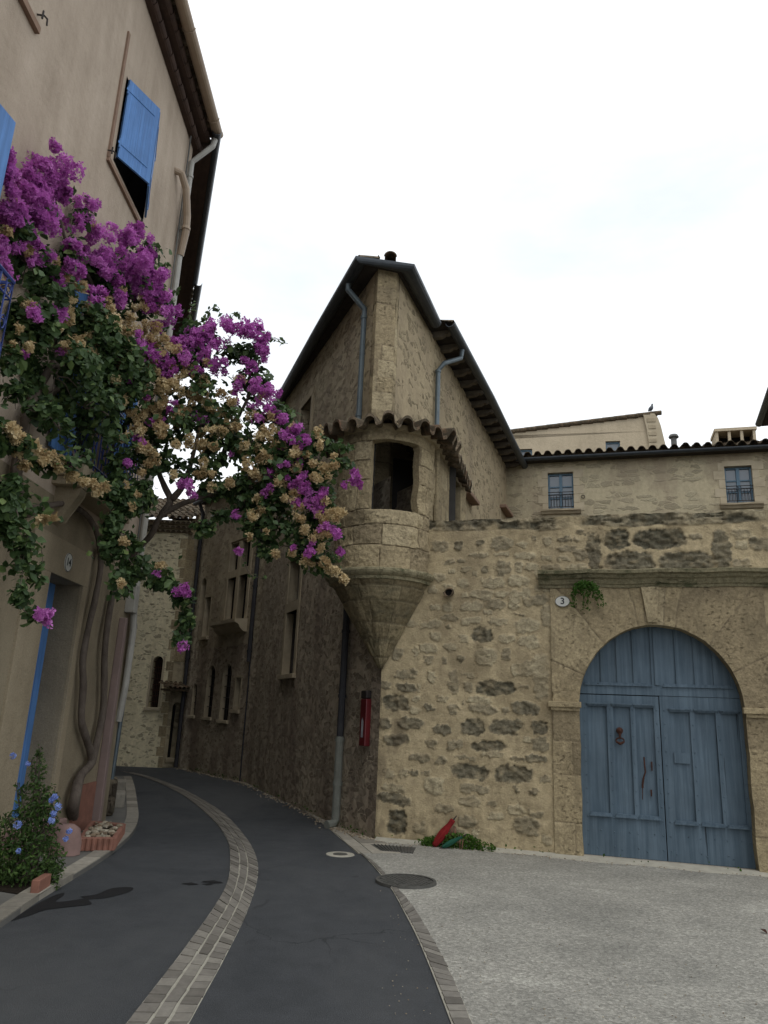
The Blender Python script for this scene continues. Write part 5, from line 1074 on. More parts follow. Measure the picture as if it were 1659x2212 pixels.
# ================================================================== far stone house at the bend
FY = 21.42; FX = -5.78
far = empty('far_stone_house', (-6.3, FY, 0), 'pale coursed stone house closing the end of the street with a barred arched window', 'house')
FL = Frame((-12, FY), (FX, FY), (0, -1)); FRt = Frame((FX, FY), (-5.25, 22.1), (1, -.5)); FZ = 6.62
aw0, zt = FL.px(326, 1470); aw1, _ = FL.px(349, 1470); zt = FL.px(340, 1417)[1]; zb = FL.px(335, 1528)[1]
wbf = (aw0+.0, aw1-.02, zb, zt, True)
m = MB(); wall(m, FL, 0, FL.L, 0, FZ, [wbf], .3, 0, 0, 2); 
dw = (FRt.px(368, 1600)[0]); dop = (max(.14, dw-.17), dw+.24, .25, 1.75, True); wall(m, FRt, 0, FRt.L, 0, FZ, [dop], .25, 1, 1, 2)
m.build('wall', [M['farstone'], M['court'], M['dark']], far)
wf = trim(FL, wbf, M['palestone'], far, .06, .012, True, 'window_frame', False)
q = MB()
for k in range(1, 6): s_ = aw0+(aw1-aw0)*k/6; q.tube([FL.P(s_, zb, -.08), FL.P(s_, zt-.06, -.08)], .008, 5)
for k in range(1, 9): z_ = zb+(zt-zb)*k/9; q.tube([FL.P(aw0, z_, -.08), FL.P(aw1, z_, -.08)], .008, 5)
q.build('window_grille', M['rust'], wf)
m = MB(); sc0 = FRt.px(360, 1500)[0]; 
m.fbox(FRt, -.30, FRt.L, -.05, .38, 2.05, 2.10, 0); tile_roof(m, FRt.P(-.42, 2.12, .42), FRt.P(FRt.L, 2.12, .42), (-FRt.n.x, -FRt.n.y, .35), lambda t: .45, pitch=.17, amp=.035, step=.22)
m.build('door_canopy', M['tile'], far)
m = MB(); moulding(m, FRt, dop[0]-.08, dop[1]+.08, [(-.02,.15),(.06,.15),(.06,.25),(-.02,.25)], seg=4); m.build('doorstep', M['palestone'], far)
qn = MB()
z = .0; k = 0
while z < FZ-.25:
    h_ = random.uniform(.24, .34); a = .20 if k % 2 else .12; qn.fbox(FL, FL.L-a, FL.L+.006, -.1, .006, z+.006, z+h_-.006, 0, (1, random.random(), 0, 1)); qn.fbox(FRt, -.004, .26 if k % 2 else .42, -.1, .007, z+.006, z+h_-.006, 0, (1, random.random(), 0, 1)) if z > 2.6 else None; z += h_; k += 1
qn.build('corner_quoins', M['ashlar'], far, bevel=.008)
m = MB()
for lvl, (o, zz) in enumerate(((.08, FZ-.02), (.18, FZ+.09), (.28, FZ+.20))):
    m.fbox(FL, 3, FL.L+o*.3, -.1, o-.05, zz, zz+.11, 1)
    s_ = 3.0
    while s_ < FL.L+o*.3:
        P = np.array([[list(FL.P(s_+.075+.07*math.cos(an), zz+.0+.07*math.sin(an), n__)) for an in np.linspace(0, math.pi, 7)] for n__ in (-.1, o)]); m.grid(P, 2, 7, 0); m.add([FL.P(s_+.075+.07*math.cos(an), zz+.07*math.sin(an), o-.02) for an in np.linspace(0, math.pi, 7)], [tuple(range(7))], 0); s_ += .16
m.build('tile_eave', [M['tile'], M['palestone']], far)
m = MB(); tile_roof(m, FL.P(2.5, FZ+.34, .38), FL.P(FL.L+.1, FZ+.34, .38), (0, 1, .42), lambda t: 4.2, pitch=.2, step=.4); tile_roof(m, FRt.P(0, FZ+.30, .1), (-3.6, 24.2, FZ+.36), (-.8, .6, .25), lambda t: 1.2, pitch=.2); m.build('roof', M['tile'], far)
m = MB(); cc = atY(411, 1135, 22.6); m.box(cc.x-.28, cc.x+.32, 22.4, 23.0, FZ+.3, cc.z+.18); ch = m.build('chimney', M['ochre'], far)
for sx_ in (-.24, .24): m = MB(); m.box(cc.x+sx_-.05, cc.x+sx_+.05, 22.42, 22.95, cc.z+.18, cc.z+.34); m.build('chimney_pillar', M['ochre'], ch); m = MB(); tile_roof(m, (cc.x-.38, 22.3, cc.z+.36), (cc.x+.42, 22.3, cc.z+.36), (0, 1, .12), lambda t: .8, pitch=.2); m.build('chimney_cap', M['tile'], ch)
cp = atY(372, 1112, 22.8); m = MB(); m.tube([(cp.x, 23.2, FZ+.6), (cp.x, 23.2, cp.z+.02)], .06, 8); m.tube([(cp.x, 23.2, cp.z+.02), (cp.x, 23.2, cp.z+.08)], .1, 8); m.build('flue', M['terra'], far)

# ================================================================== courtyard house
K0 = Vector((4.05, 21.6)); KD = G.d; CH = Frame(K0, K0+KD*16, (0, -1))
ch_ = empty('courtyard_house', (K0.x, K0.y, 0), 'low pale stone house behind the courtyard wall with two grey-blue windows', 'house')
def pxop(fr, u0, v0, u1, v1):
    a, zt = fr.px(u0, v0); b_, zb = fr.px(u1, v1); return (a, b_, zb, zt)
w1 = pxop(CH, 1183, 1022, 1240, 1100); w2 = pxop(CH, 1564, 1008, 1631, 1087)
_, gz0 = CH.px(1150, 990, .3); CZ = gz0-.03
w3 = (w2[1]+3.0, w2[1]+4.0, w2[2], w2[3])
m = MB(); wall(m, CH, -2.5, 16, 0, CZ, [w1, w2, w3], .2, 0, 1, 2); m.build('wall', [M['court'], M['palestone'], M['dark']], ch_)
for i, o in enumerate((w1, w2, w3)):
    a, b_, c_, d_ = o; fw = MB()
    zq = c_-.05; k = 0
    while zq < d_+.1:
        e = .30 if k % 2 else .17; hq = min(.26, d_+.12-zq); fw.fbox(CH, a-e, a, -.03, .012, zq, zq+hq-.006); fw.fbox(CH, b_, b_+(.47-e), -.03, .012, zq, zq+hq-.006); zq += .26; k += 1
    fw.fbox(CH, a-.05, b_+.05, -.03, .013, d_, d_+.16); fr_ = fw.build('window_frame', M['palestone'], ch_, bevel=.006)
    q = MB(); moulding(q, CH, a-.2, b_+.2, [(-.02,c_-.14),(.06,c_-.14),(.10,c_-.07),(.14,c_-.05),(.14,c_),(-.02,c_+.0)], seg=6); q.build('sill', M['trimstone'], fr_)
    q = MB(); m_ = (a+b_)/2; n0, n1 = -.17, -.12
    q.fbox(CH, a, a+.05, n0, n1, c_, d_); q.fbox(CH, b_-.05, b_, n0, n1, c_, d_); q.fbox(CH, m_-.045, m_+.045, n0, n1+.01, c_, d_); q.fbox(CH, a+.05, m_-.045, n0, n1, c_, c_+.07); q.fbox(CH, m_+.045, b_-.05, n0, n1, c_, c_+.07); q.fbox(CH, a+.05, m_-.045, n0, n1, d_-.06, d_); q.fbox(CH, m_+.045, b_-.05, n0, n1, d_-.06, d_)
    for t_ in ((.33, .64)): z_ = c_+(d_-c_)*t_; q.fbox(CH, a+.05, m_-.045, n0, n1-.01, z_-.018, z_+.018); q.fbox(CH, m_+.045, b_-.05, n0, n1-.01, z_-.018, z_+.018)
    q.build('casement', M['winblue'], ch_); q = MB(); q.add([CH.P(a, c_, -.165), CH.P(b_, c_, -.165), CH.P(b_, d_, -.165), CH.P(a, d_, -.165)], [(0,1,2,3)]); q.build('pane', M['glass'], fr_)
    q = MB(); zt = c_+(d_-c_)*.48
    for zz in (zt, c_+.1, zt-.09): q.tube([CH.P(a, zz, -.04), CH.P(b_, zz, -.04)], .012, 6)
    for k in range(1, 9): s_ = a+(b_-a)*k/9; q.tube([CH.P(s_, c_+.1, -.04), CH.P(s_, zt if k in (4, 5) else zt-.09, -.04)], .009, 5)
    q.build('window_rail', M['iron'], fr_)
a, z_ = CH.px(1457, 1000-4); a, z_ = CH.px(1026+612*.3815, 837+620*.3815); q = MB(); q.tube([CH.P(a+.05*math.cos(k), z_+.05*math.sin(k), .04) for k in np.linspace(0, 6.28, 13)], .01, 5, cap=False); q.tube([CH.P(a, z_+.05, 0), CH.P(a, z_+.05, .05)], .012, 5); q.build('tether_ring', M['iron'], ch_)
m = MB(); gutter(m, [CH.P(-.0, gz0, .33), CH.P(16, gz0, .33)], .085); m.build('gutter', M['zinc'], ch_)
m = MB(); m.fbox(CH, -.2, 16, -.1, .28, CZ-.04, CZ+.03); m.build('soffit', M['soffit'], ch_)
m = MB(); tile_roof(m, CH.P(-.4, gz0+.09, .36), CH.P(16, gz0+.09, .36), (-CH.n.x, -CH.n.y, .24), lambda t: 4.5, pitch=.30, amp=.075, step=.45); m.build('roof', M['tile'], ch_)
# chimney box on the roof
CB = Frame(CH.P(0,0,-1.2).xy, CH.P(16,0,-1.2).xy, (0, -1)); a, zt = CB.px(1545, 930); b_, zb = CB.px(1636, 965)
m = MB(); m.fbox(CB, a, b_, -.8, 0, gz0+.2, zb+.05); m.fbox(CB, a-.03, b_+.03, -.85, .03, zt-.04, zt+.05)
for k in range(4): s_ = a+(b_-a-.08)*k/3; m.fbox(CB, s_, s_+.08, -.1, -.02, zb+.05, zt-.04)
m.fbox(CB, a, a+.06, -.8, -.1, zb+.05, zt-.04); m.fbox(CB, b_-.06, b_, -.8, -.1, zb+.05, zt-.04); ck = m.build('chimney', M['ochre'], ch_); m = MB(); m.fbox(CB, a+.07, b_-.07, -.7, -.6, zb+.05, zt-.04); m.build('chimney_flue', M['dark'], ck)
m = MB(); tile_roof(m, CB.P(a-.08, zb+.03, .22), CB.P(b_+.08, zb+.03, .22), (-CB.n.x, -CB.n.y, .45), lambda t: .22, pitch=.2, amp=.04); m.build('chimney_tiles', M['tile'], ck)
cp = onwall(1456, 958, CH.P(0,0,-2), CH.P(1,0,-2)); ct = onwall(1456, 947, CH.P(0,0,-2), CH.P(1,0,-2)); m = MB(); m.tube([(cp.x, cp.y, cp.z-.4), (cp.x, cp.y, ct.z+.02)], .09, 10); m.tube([(cp.x, cp.y, ct.z+.02), (cp.x, cp.y, ct.z+.05), (cp.x, cp.y, ct.z+.12)], [.15, .16, .12], 10); m.build('flue', M['lead'], ch_)

# ================================================================== rear house on the skyline, right wing
RB = Frame((4.5, 28), (10.5, 28-1.2), (0, -1)); RBd = RB
rh = empty('rear_house', (6, 29, 0), 'ochre rendered house with a sloping tiled verge rising behind the courtyard house roof', 'house')
pL = RB.px(1060, 940); pR = RB.px(1411, 896); pRb = RB.px(1436, 975)
m = MB(); rw1 = pxop(RB, 1308, 953, 1341, 990); rw0 = pxop(RB, 1121, 970, 1150, 1000)
zt0, zt1 = pL[1], pR[1]; s0, s1 = pL[0], pR[0]
wall(m, RB, s0-3, s1-.05, 0, min(zt0, rw0[3]+.6)-.0, [(rw0[0], rw0[1], rw0[2], rw0[3]), (rw1[0], rw1[1], rw1[2], min(rw1[3], min(zt0, rw0[3]+.6)-.05))], .25, 0, 0, 1)
zz = min(zt0, rw0[3]+.6); sl = (zt1-zt0)/(s1-s0); m.add([RB.P(s0-3, zz), RB.P(s1-.05, zz), RB.P(s1-.05, zt1), RB.P(s0-3, zt0-3*sl)], [(0,1,2,3)])
m.build('wall', [M['ochre'], M['dark']], rh)
for o in (rw0, rw1):
    q = MB(); q.fbox(RB, o[0], o[1], -.2, -.15, o[2], o[3]-.02); q.build('window_pane', M['glass'], rh)
    q = MB(); mm = (o[0]+o[1])/2; q.fbox(RB, o[0], o[0]+.05, -.15, -.1, o[2], o[3]-.02); q.fbox(RB, o[1]-.05, o[1], -.15, -.1, o[2], o[3]-.02); q.fbox(RB, o[0], o[1], -.148, -.102, o[3]-.07, o[3]-.02); q.build('window_frame', M['winblue'], rh)
m = MB(); mold = [(s1-.35, zt1), (s1+.0, zt1-.02), (s1+.12, zt1-.2), (s1+.2, zt1-.5), (s1+.28, zt1-1.0), (s1+.38, zt1-1.6), (s1+.4, 0), (s1-.30, 0), (s1-.2, zt1-1.2), (s1-.25, zt1-.6)]
n_ = len(mold); vs = [RB.P(a, b_, n__) for n__ in (.10, -3) for a, b_ in mold]; m.add(vs, [tuple(range(n_)), tuple(range(n_, 2*n_))[::-1]] + [(i, (i+1) % n_, n_+(i+1) % n_, n_+i) for i in range(n_)]); 
m.build('corner_pilaster', M['palestone'], rh, bevel=.04)
m = MB(); 
for k in range(5): zq = zt1-.15-.28*k; m.fbox(RB, s1-.22+random.uniform(-.06,.05), s1+.06, .06, .125, zq-.2, zq-.02)
m.build('exposed_bricks', M['trimstone'], rh, bevel=.02)
m = MB(); n_ = 22
for k in range(n_):
    a = s0-3+(s1+.25-s0+3)*k/n_; b_ = s0-3+(s1+.25-s0+3)*(k+1.12)/n_; za, zb_ = zt0+(a-s0)*sl, zt0+(b_-s0)*sl
    m.tube([RB.P(a, za+.06, .02), RB.P(b_, zb_+.035, .02)], [.085, .10], 8)
m.build('verge_tiles', M['tile'], rh); m = MB(); m.add([RB.P(s0-3, zt0-3*sl+.05, 0), RB.P(s1+.2, zt1+.05, 0), RB.P(s1+.2, zt1+.05, -5), RB.P(s0-3, zt0-3*sl+.05, -5)], [(0,1,2,3)]); m.build('roof', M['tile'], rh)
# pigeon
pg = RB.px(1405, 889); c = RB.P(pg[0], zt0+(pg[0]-s0)*sl+.13, .02); bm = MB()
prof = [(-.20,.02,.012),(-.14,.03,.03),(-.08,.055,.06),(0,.09,.085),(.07,.135,.078),(.11,.185,.05),(.125,.225,.036),(.15,.255,.036),(.175,.252,.02),(.20,.245,.004)]
bm.tube([c+Vector((x*.55, -.02, z_*1.25)) for x, z_, r__ in prof], [r__ for x, z_, r__ in prof], 10)
for sx_ in (-.015, .03): bm.tube([c+Vector((sx_, -.02, .06)), c+Vector((sx_+.01, -.02, -.01))], .008, 5)
tag(bm.build('pigeon', M['zinc'], None, smooth=True), 'dark pigeon perched on the ridge end of the rear house', 'pigeon')
# right wing: only its roof corner enters the picture
pc = atY(1645, 921, 16.0); rwg = empty('right_wing_house', (pc.x, 16, 0), 'dark eave corner of a house entering at the right edge of the sky', 'house')
e_ = Vector((-.34, -.94, 0)); o_ = Vector((.94, -.34, 0)); T0 = Vector(pc)
m = MB(); q4 = [T0, T0+e_*5.2, T0+e_*5.2+o_*5, T0+o_*5]; m.hexa(q4, [p+Vector((0,0,.06)) for p in q4]); m.build('soffit', M['soffit'], rwg)
w4 = [T0+o_*.6+e_*.35, T0+o_*.6+e_*5, T0+o_*4.8+e_*5, T0+o_*4.8+e_*.35]; m = MB(); m.hexa([(p.x, p.y, 0) for p in w4], [(p.x, p.y, T0.z-.004) for p in w4]); m.build('wall', M['court'], rwg)
m = MB(); tile_roof(m, T0+Vector((0,0,.12)), T0+e_*5.2+Vector((0,0,.12)), (.94, -.34, .3), lambda t: 3.5, pitch=.26, amp=.06); m.build('roof', M['tile'], rwg)
m = MB(); gutter(m, [T0-o_*.05+Vector((0,0,.07)), T0-o_*.05+e_*5.2+Vector((0,0,.07))], .08); m.build('gutter', M['zinc'], rwg)

# ================================================================== bougainvillea
bg_ = empty('bougainvillea', (-3.5, 9.9, 0), 'large bougainvillea with magenta and dried tan blossom arching from the pinkish house over the street', 'climbing plant')
def depth(u): return float(np.interp(u, [0, 50, 100, 150, 200, 250, 300, 400, 500, 650, 800], [6.1, 6.5, 6.95, 7.4, 7.8, 8.2, 8.6, 8.9, 9.0, 8.9, 8.7]))
def bp(u, v, dy=0):
    p = atY(u, v, depth(u)+dy)
    return p if p.x > LX+.12 else onwall(u, v, (LX+.14-dy*.4, 0), (LX+.14-dy*.4, 10))
tk = MB()
def branch(pts, r0_, r1_, n=8, flare=0):
    P = [Vector(p) for p in pts]; P = smoothpath(P, 5); k = len(P); rr = [r0_+(r1_-r0_)*i/(k-1)+flare*math.exp(-i/4.0) for i in range(k)]; rr = [q*(1+.05*math.sin(i*.9)) for i, q in enumerate(rr)]; tk.tube(P, rr, n)
tw = lambda u, v, n=.12: onwall(u, v, (LX+n, 0), (LX+n, 10))
def W(u, v, Y):
    p = atY(u, v, Y)
    if p.x < LX+.09 or (u < 262 and v > 1180 and u > 160): p = tw(u, v, .10)
    return p
branch([gnd(148,1790,-.05), W(158,1745,9.75), W(172,1680,9.8), W(198,1645,9.85), W(188,1600,9.9), W(176,1555,9.85), W(180,1480,9.8), W(179,1425,9.8), W(190,1360,9.8), W(207,1287,9.8), W(218,1206,9.7), W(200,1130,9.5), W(150,1090,9.1), W(90,1095,8.3), (W(40,1100,7.5))], .055, .03, 10, .08)
branch([W(198,1650,9.85), W(212,1590,9.95), W(222,1540,10.0), W(225,1480,10.0), W(228,1385,10.0), W(247,1270,9.9), W(280,1206,9.7), W(325,1157,9.4), W(345,1118,9.2), W(380,1095,9.1), W(420,1078,9.0), W(460,1065,9.0), W(520,1040,9.0), W(600,1000,8.9), W(690,990,8.8)], .05, .028)
branch([W(350,1112,9.2), W(368,1082,9.1), W(355,1050,9.1), W(340,1010,9.0), W(330,940,8.9), W(320,850,8.7)], .05, .02); branch([W(372,1078,9.1), W(395,1050,9.0), W(410,1010,8.9), W(430,930,8.9), W(450,850,8.9)], .045, .015)
branch([W(420,1078,9.0), W(470,1010,9.0), W(500,930,9.0), W(540,850,8.9), W(560,780,8.9)], .04, .012); branch([W(280,1206,9.7), W(310,1225,9.5), W(345,1255,9.3), (W(380,1275,9.2)), W(402,1320,9.2), W(400,1390,9.2)], .022, .006)
branch([W(60,1110,7.7), W(35,1040,7.1), W(45,970,7.1), W(58,900,7.2), W(80,845,7.3), W(112,790,7.5), W(170,700,7.9), W(200,620,8.0), W(150,540,7.5), (W(115,420,7.1))], .07, .015); branch([W(112,790,7.5), W(200,780,8), W(280,700,8.5), W(300,560,8.5)], .04, .012); branch([W(58,900,7.2), W(90,870,7.3), W(150,830,7.7), W(240,840,8.3)], .04, .012)
branch([W(218,1206,9.7), W(250,1120,9.6), W(240,1000,9.3), W(250,900,8.9)], .05, .02)
tkp = tk.build('trunk', M['bark'], bg_, smooth=True)
LEAF = [(215,930,70,45,.5),(262,1000,34,60,.7),(165,985,50,30,.7),(268,1085,24,42,1),(130,915,55,35,.7),(30,850,40,40,.6),(85,880,50,30,.7),(235,1060,30,30,.6),(-60,660,60,60,.8),(-60,950,70,80,.8),(240,1130,20,30,.7),(262,1260,24,40,.7),(100,620,90,60,1),(60,700,75,60,1),(180,720,90,80,1.1),(120,800,115,80,1),(240,800,100,90,1.2),(180,870,95,60,.55),(330,860,110,110,1.2),(425,880,90,110,1.0),(495,930,70,90,.8),(555,960,70,75,.9),(620,1010,75,90,1.1),(685,1110,55,80,1.2),(600,1120,60,70,1.0),(540,1050,60,50,.9),(455,985,50,60,.6),(410,720,70,35,.9),(470,755,70,32,1),(535,765,40,22,.9),(60,560,60,60,1),(30,500,40,60,.8),(100,440,60,55,.8),(150,560,45,60,.9),(20,780,30,40,.4),(25,1085,45,75,1),(95,1105,50,30,.4),(255,1185,55,40,1.3),(310,1232,60,24,1.4),(350,1262,32,16,1.2),(395,1290,26,22,1.2),(402,1340,15,25,1.1),(392,1378,17,20,1.1),(50,1190,15,55,.7),(42,1290,18,25,.7),(75,1245,14,24,.6),(65,1330,14,16,.4),(330,980,45,55,1),(305,1075,32,40,.9),(400,1020,40,30,.5),(470,1055,45,20,1),(445,1140,28,14,.9),(480,1115,30,12,.9),(520,1090,22,10,.8),(545,1130,20,40,.8),(640,1170,65,40,1),(690,1210,45,30,.8),(575,1180,25,35,.6),(280,640,80,70,.9),(230,600,60,60,.7),(20,1150,20,40,.4),(30,960,45,22,.8),(110,1000,60,20,.7),(200,1040,35,14,.6),(650,960,55,40,.9),(590,900,45,40,.9),(700,1010,50,30,.8),(735,1000,30,10,.8),(550,830,45,45,.8),(380,780,70,50,1),(700,960,30,12,.6),(735,965,25,8,.8),(130,390,50,50,.4),(175,470,30,25,.4),(300,560,60,60,.5),(340,650,35,35,.7)]  # blobs at negative u extend the plant out of view, added for wall shade
mb = MB()
for (u, v, ru, rv, den) in LEAF:
    Y = depth(u); k = Y/F; n = int(ru*rv*.25*den); c = np.array(bp(u, v)); off_, nr = sph(n); sc3 = np.array([ru*k, max(ru, rv)*k*.75, rv*k]); 
    if u < 140: sc3[1] *= .8
    P_ = c + off_*sc3
    # clump the leaves along little twigs
    P_ = P_ + rng.normal(0, .02, P_.shape)
    P_ = P_ + rng.normal(0, 1, P_.shape)*(rng.random(n) > .85)[:,None]*max(ru, rv)*k*.25
    kp_ = (fbm(P_[:,0]*5.5, P_[:,1]*5.5, P_[:,2]*5.5, 77, 2) > (.455 + .11*np.linalg.norm(off_, axis=1) - .05*min(den, 1))) | (ru*rv < 1300); P_ = P_[kp_]; nr = nr[kp_]; n = len(P_)
    if n == 0: continue
    N_ = nr*.6 + rng.normal(0, .6, (n, 3)) + np.array([0, -.25, .55]); P_[:,0] = np.maximum(P_[:,0], LX+.05)
    tone = .15 + .5*rng.random(n) + .35*(rng.random(n) > .92); leaf_mesh(mb, P_, N_, .088, tone, asp=.76, fold=.22)
# loose sprigs
def sprig(mb, pts, n, size=.06, tone=.55, spread=.02):
    P = smoothpath([Vector(p) for p in pts], 8); a = np.array([list(P[int(i)]) for i in rng.integers(0, len(P), n)]) + rng.normal(0, spread, (n, 3)); leaf_mesh(mb, a, rng.normal(0, 1, (n, 3))+np.array([0,-.6,.4]), size, np.full(n, tone)); return P
twg = MB()
for pts, n in (([(440,715),(452,672),(470,668),(482,700)], 16), ([(425,700),(440,690),(455,685)], 8), ([(500,710),(498,690),(512,676),(520,690)], 14), ([(555,735),(580,728),(600,738),(622,742)], 12), ([(560,722),(590,730),(615,735)], 6), ([(410,690),(415,665),(425,655)], 6), ([(345,610),(352,585),(360,570)], 10), ([(370,640),(385,625)], 6), ([(690,985),(735,962),(765,968)], 24), ([(50,1120),(52,1180),(48,1240),(40,1300),(65,1330),(90,1345)], 26), ([(88,1180),(92,1215),(80,1245)], 8), ([(415,1165),(440,1142),(470,1120),(505,1102),(548,1088)], 30), ([(150,560),(160,440),(190,435)], 8), ([(375,650),(352,640),(340,600)], 8), ([(520,1190),(540,1240),(575,1250)], 6)):
    P = sprig(mb, [bp(u, v) for u, v in pts], n*2, .07); twg.tube(P, .004, 4)
for (u, v, ru, rv, den) in LEAF:
    if den < .5: continue
    for k in range(5):
        c = bp(u, v); q = c + Vector((random.uniform(-1,1)*ru, random.uniform(-1,1)*ru*.7, random.uniform(-1,1)*rv))*(depth(u)/F)*.85; e = c.lerp(q, .1)+Vector((0,0,-.05)); mid_ = e.lerp(q, .5)+Vector((0,0,.05)); twg.tube([e, mid_, q], [.009,.006,.003], 4)
mb.add(twg.v, twg.f, 1); mb.build('foliage', [M['leaf'], M['bark']], bg_)
MAG = [(5,360,18),(20,380,18),(10,400,16),(30,430,20),(12,450,18),(60,370,16),(25,480,20),(8,520,14),(60,470,20),(75,510,20),(70,560,16),(20,600,10),(15,355,25),(120,365,42),(95,400,28),(138,400,25),(50,410,28),(85,430,32),(110,470,28),(178,455,24),(160,480,18),(150,540,32),(155,575,22),(120,605,16),(45,510,18),(100,550,15),(225,530,28),(262,505,30),(300,500,24),(222,570,32),(275,560,38),(312,575,32),(250,600,28),(300,610,38),(338,615,26),(265,640,22),(340,640,20),(10,570,12),(70,680,14),(125,685,18),(365,685,22),(350,700,16),(290,740,14),(330,760,28),(355,775,22),(400,735,20),(430,715,28),(460,725,24),(495,710,28),(528,712,28),(555,740,27),(570,766,14),(375,790,12),(420,800,14),(455,775,20),(480,790,16),(540,795,15),(550,830,16),(515,840,14),(570,850,14),(590,880,16),(605,905,10),(560,870,9),(635,935,20),(655,960,14),(620,1000,14),(628,1050,17),(665,1060,17),(690,1075,18),(685,1100,14),(765,1040,16),(715,1146,17),(670,1192,12),(735,1192,7),(640,1087,10),(612,905,10),(150,1000,10),(412,1050,13),(395,1045,9),(100,1335,13),(88,1328,9),(385,1277,8),(402,1283,8),(394,1397,7),(514,1192,6),(508,1112,6),(310,640,16),(210,500,14),(190,440,16),(35,450,18),(700,1060,8),(600,850,8),(585,845,10),(645,1000,8),(75,1000,0),(240,560,24),(285,590,30),(320,545,22),(410,765,14),(340,1050,0)]
TANC = [(30,440,9),(15,500,8),(60,540,9),(95,460,14),(175,620,14),(145,640,12),(250,690,26),(290,700,26),(330,720,22),(210,680,14),(300,660,14),(360,740,20),(320,800,18),(340,830,22),(380,830,18),(300,840,14),(420,850,14),(400,880,13),(450,870,12),(330,880,22),(300,920,18),(350,930,16),(310,965,16),(325,990,17),(380,900,10),(480,850,10),(500,870,9),(540,900,10),(570,930,10),(610,960,15),(600,1040,8),(640,1010,10),(700,1012,10),(650,980,13),(722,1005,8),(735,1110,16),(700,1122,9),(690,1152,9),(660,1142,8),(665,1205,15),(722,1235,14),(742,1250,10),(702,1215,9),(30,940,18),(55,955,13),(75,970,15),(50,1005,10),(95,995,7),(110,985,12),(130,1005,14),(155,1030,11),(205,1047,12),(228,1050,7),(95,1127,12),(250,820,9),(470,930,12),(440,1000,10),(410,960,8),(140,750,12),(520,820,10),(280,760,14),(400,800,14),(440,830,14),(470,890,10),(355,860,14),(570,985,9),(680,1030,10),(690,960,9),(180,1040,8),(20,925,10),(40,975,9),(590,960,10),(380,960,9),(270,850,10),(150,690,12),(100,700,8),(230,650,14)]
for (u, v, ru, rv, den) in LEAF:
    if ru*rv < 500: continue
    for k in range(int(ru*rv/(520 if u > 150 else 1000))):
        a_ = random.uniform(0, 6.28); q_ = math.sqrt(random.random()); uu, vv = u+ru*q_*math.cos(a_), v+rv*q_*math.sin(a_)
        if uu > 730 or (uu < 260 and vv > 780): continue
        mag_ = random.random() < (.75 if vv < 640 + (uu-150)*.55 else .16); (MAG if mag_ else TANC).append((uu, vv, random.uniform(3.5, 9)))
for nm, lst, mt, dens, sz in (('magenta_blossom', MAG, M['bract'], .34, .031), ('dried_blossom', TANC, M['drybract'], .34, .033)):
    mb = MB()
    for (u, v, r_) in lst:
        if r_ <= 0: continue
        k = depth(u)/F; n = int(r_*r_*dens)+6; nsub = max(1, int(r_/6)); c = np.array(bp(u, v, (-.26 if u > 60 else -.05)+random.uniform(-.08,.08))); tn_ = random.uniform(.3, .7)
        subs = [(c, r_*k)] if nsub == 1 else [(c + rng.normal(0, 1, 3)*np.array([.62,.4,.62])*r_*k, r_*k*random.uniform(.22,.5)) for _ in range(nsub+3)]
        for cc_, rr_2 in subs:
            m_ = int(n*1.15/len(subs))+3; off_, nr = sph(m_, .6); bracts(mb, cc_ + off_*np.array([rr_2, rr_2, rr_2])*rng.uniform(.7,1.3,3) + rng.normal(0, .012, off_.shape), nr + rng.normal(0,.5,nr.shape), sz, np.full(m_, tn_+random.uniform(-.2,.2)))
    mb.build(nm, mt, bg_)

# ================================================================== plumbago in its pit, planter border, ledge stones
pb_ = gnd(62, 1905, .05); t = empty('plumbago_shrub', (pb_.x, pb_.y, .05), 'bushy pale-blue flowering shrub growing from a pit beside the house door', 'shrub')
mb = MB(); st_ = MB(); fl = MB()
for (u, v, ru, rv, den) in ((60,1860,72,55,1.3),(30,1800,40,50,1.3),(85,1790,40,45,1.2),(70,1730,34,40,1.1),(80,1670,18,40,1.0),(100,1750,28,40,1),(20,1880,40,45,1.2),(100,1900,32,30,1.1),(40,1700,12,14,.5),(110,1710,14,16,.6),(85,1625,8,18,.6),(115,1870,24,40,.9)):
    Y = pb_.y-.05; k = Y/F; n = int(ru*rv*.16*den*1.4); off_, nr = sph(n); P_ = np.array(atY(u, v, Y)) + off_*np.array([ru*k, ru*k*.8, rv*k]); leaf_mesh(mb, P_, nr*.4+rng.normal(0,.7,(n,3))+np.array([0,-.2,.5]), .045, .3+.5*rng.random(n), asp=.42)
    for _ in range(3): st_.tube([pb_+Vector((random.uniform(-.05,.05), random.uniform(-.05,.05), 0)), pb_.lerp(atY(u, v, Y), .5)+Vector((random.uniform(-.06,.06),0,0)), atY(u+random.uniform(-ru,ru)*.7, v-rv*.7, Y)], [.012,.008,.004], 5)
mb.build('foliage', M['shrubleaf'], t); st_.build('stems', M['bark'], t)
for u, v, r_ in ((118,1722,5),(112,1728,5),(125,1742,6),(116,1757,5),(112,1772,6),(38,1782,8),(150,1795,5),(142,1812,4),(40,1838,4),(28,1633,5),(60,1650,4)):
    Y = pb_.y-.3; k = Y/F; n = 26; off_, nr = sph(n, .5); bracts(fl, np.array(atY(u, v, Y))+off_*r_*k, nr, .016, np.full(n, random.uniform(.4,.8)))
fl.build('flowers', M['plum'], t)
q = [gnd(*p, .05) for p in ((-30,1915),(0,1925),(78,1938),(150,1893),(120,1865),(-30,1870))]; m = MB(); m.add([(p.x, p.y, .052) for p in q], [tuple(range(6))])
struct(m.build('planting_pit_soil', M['soil']))
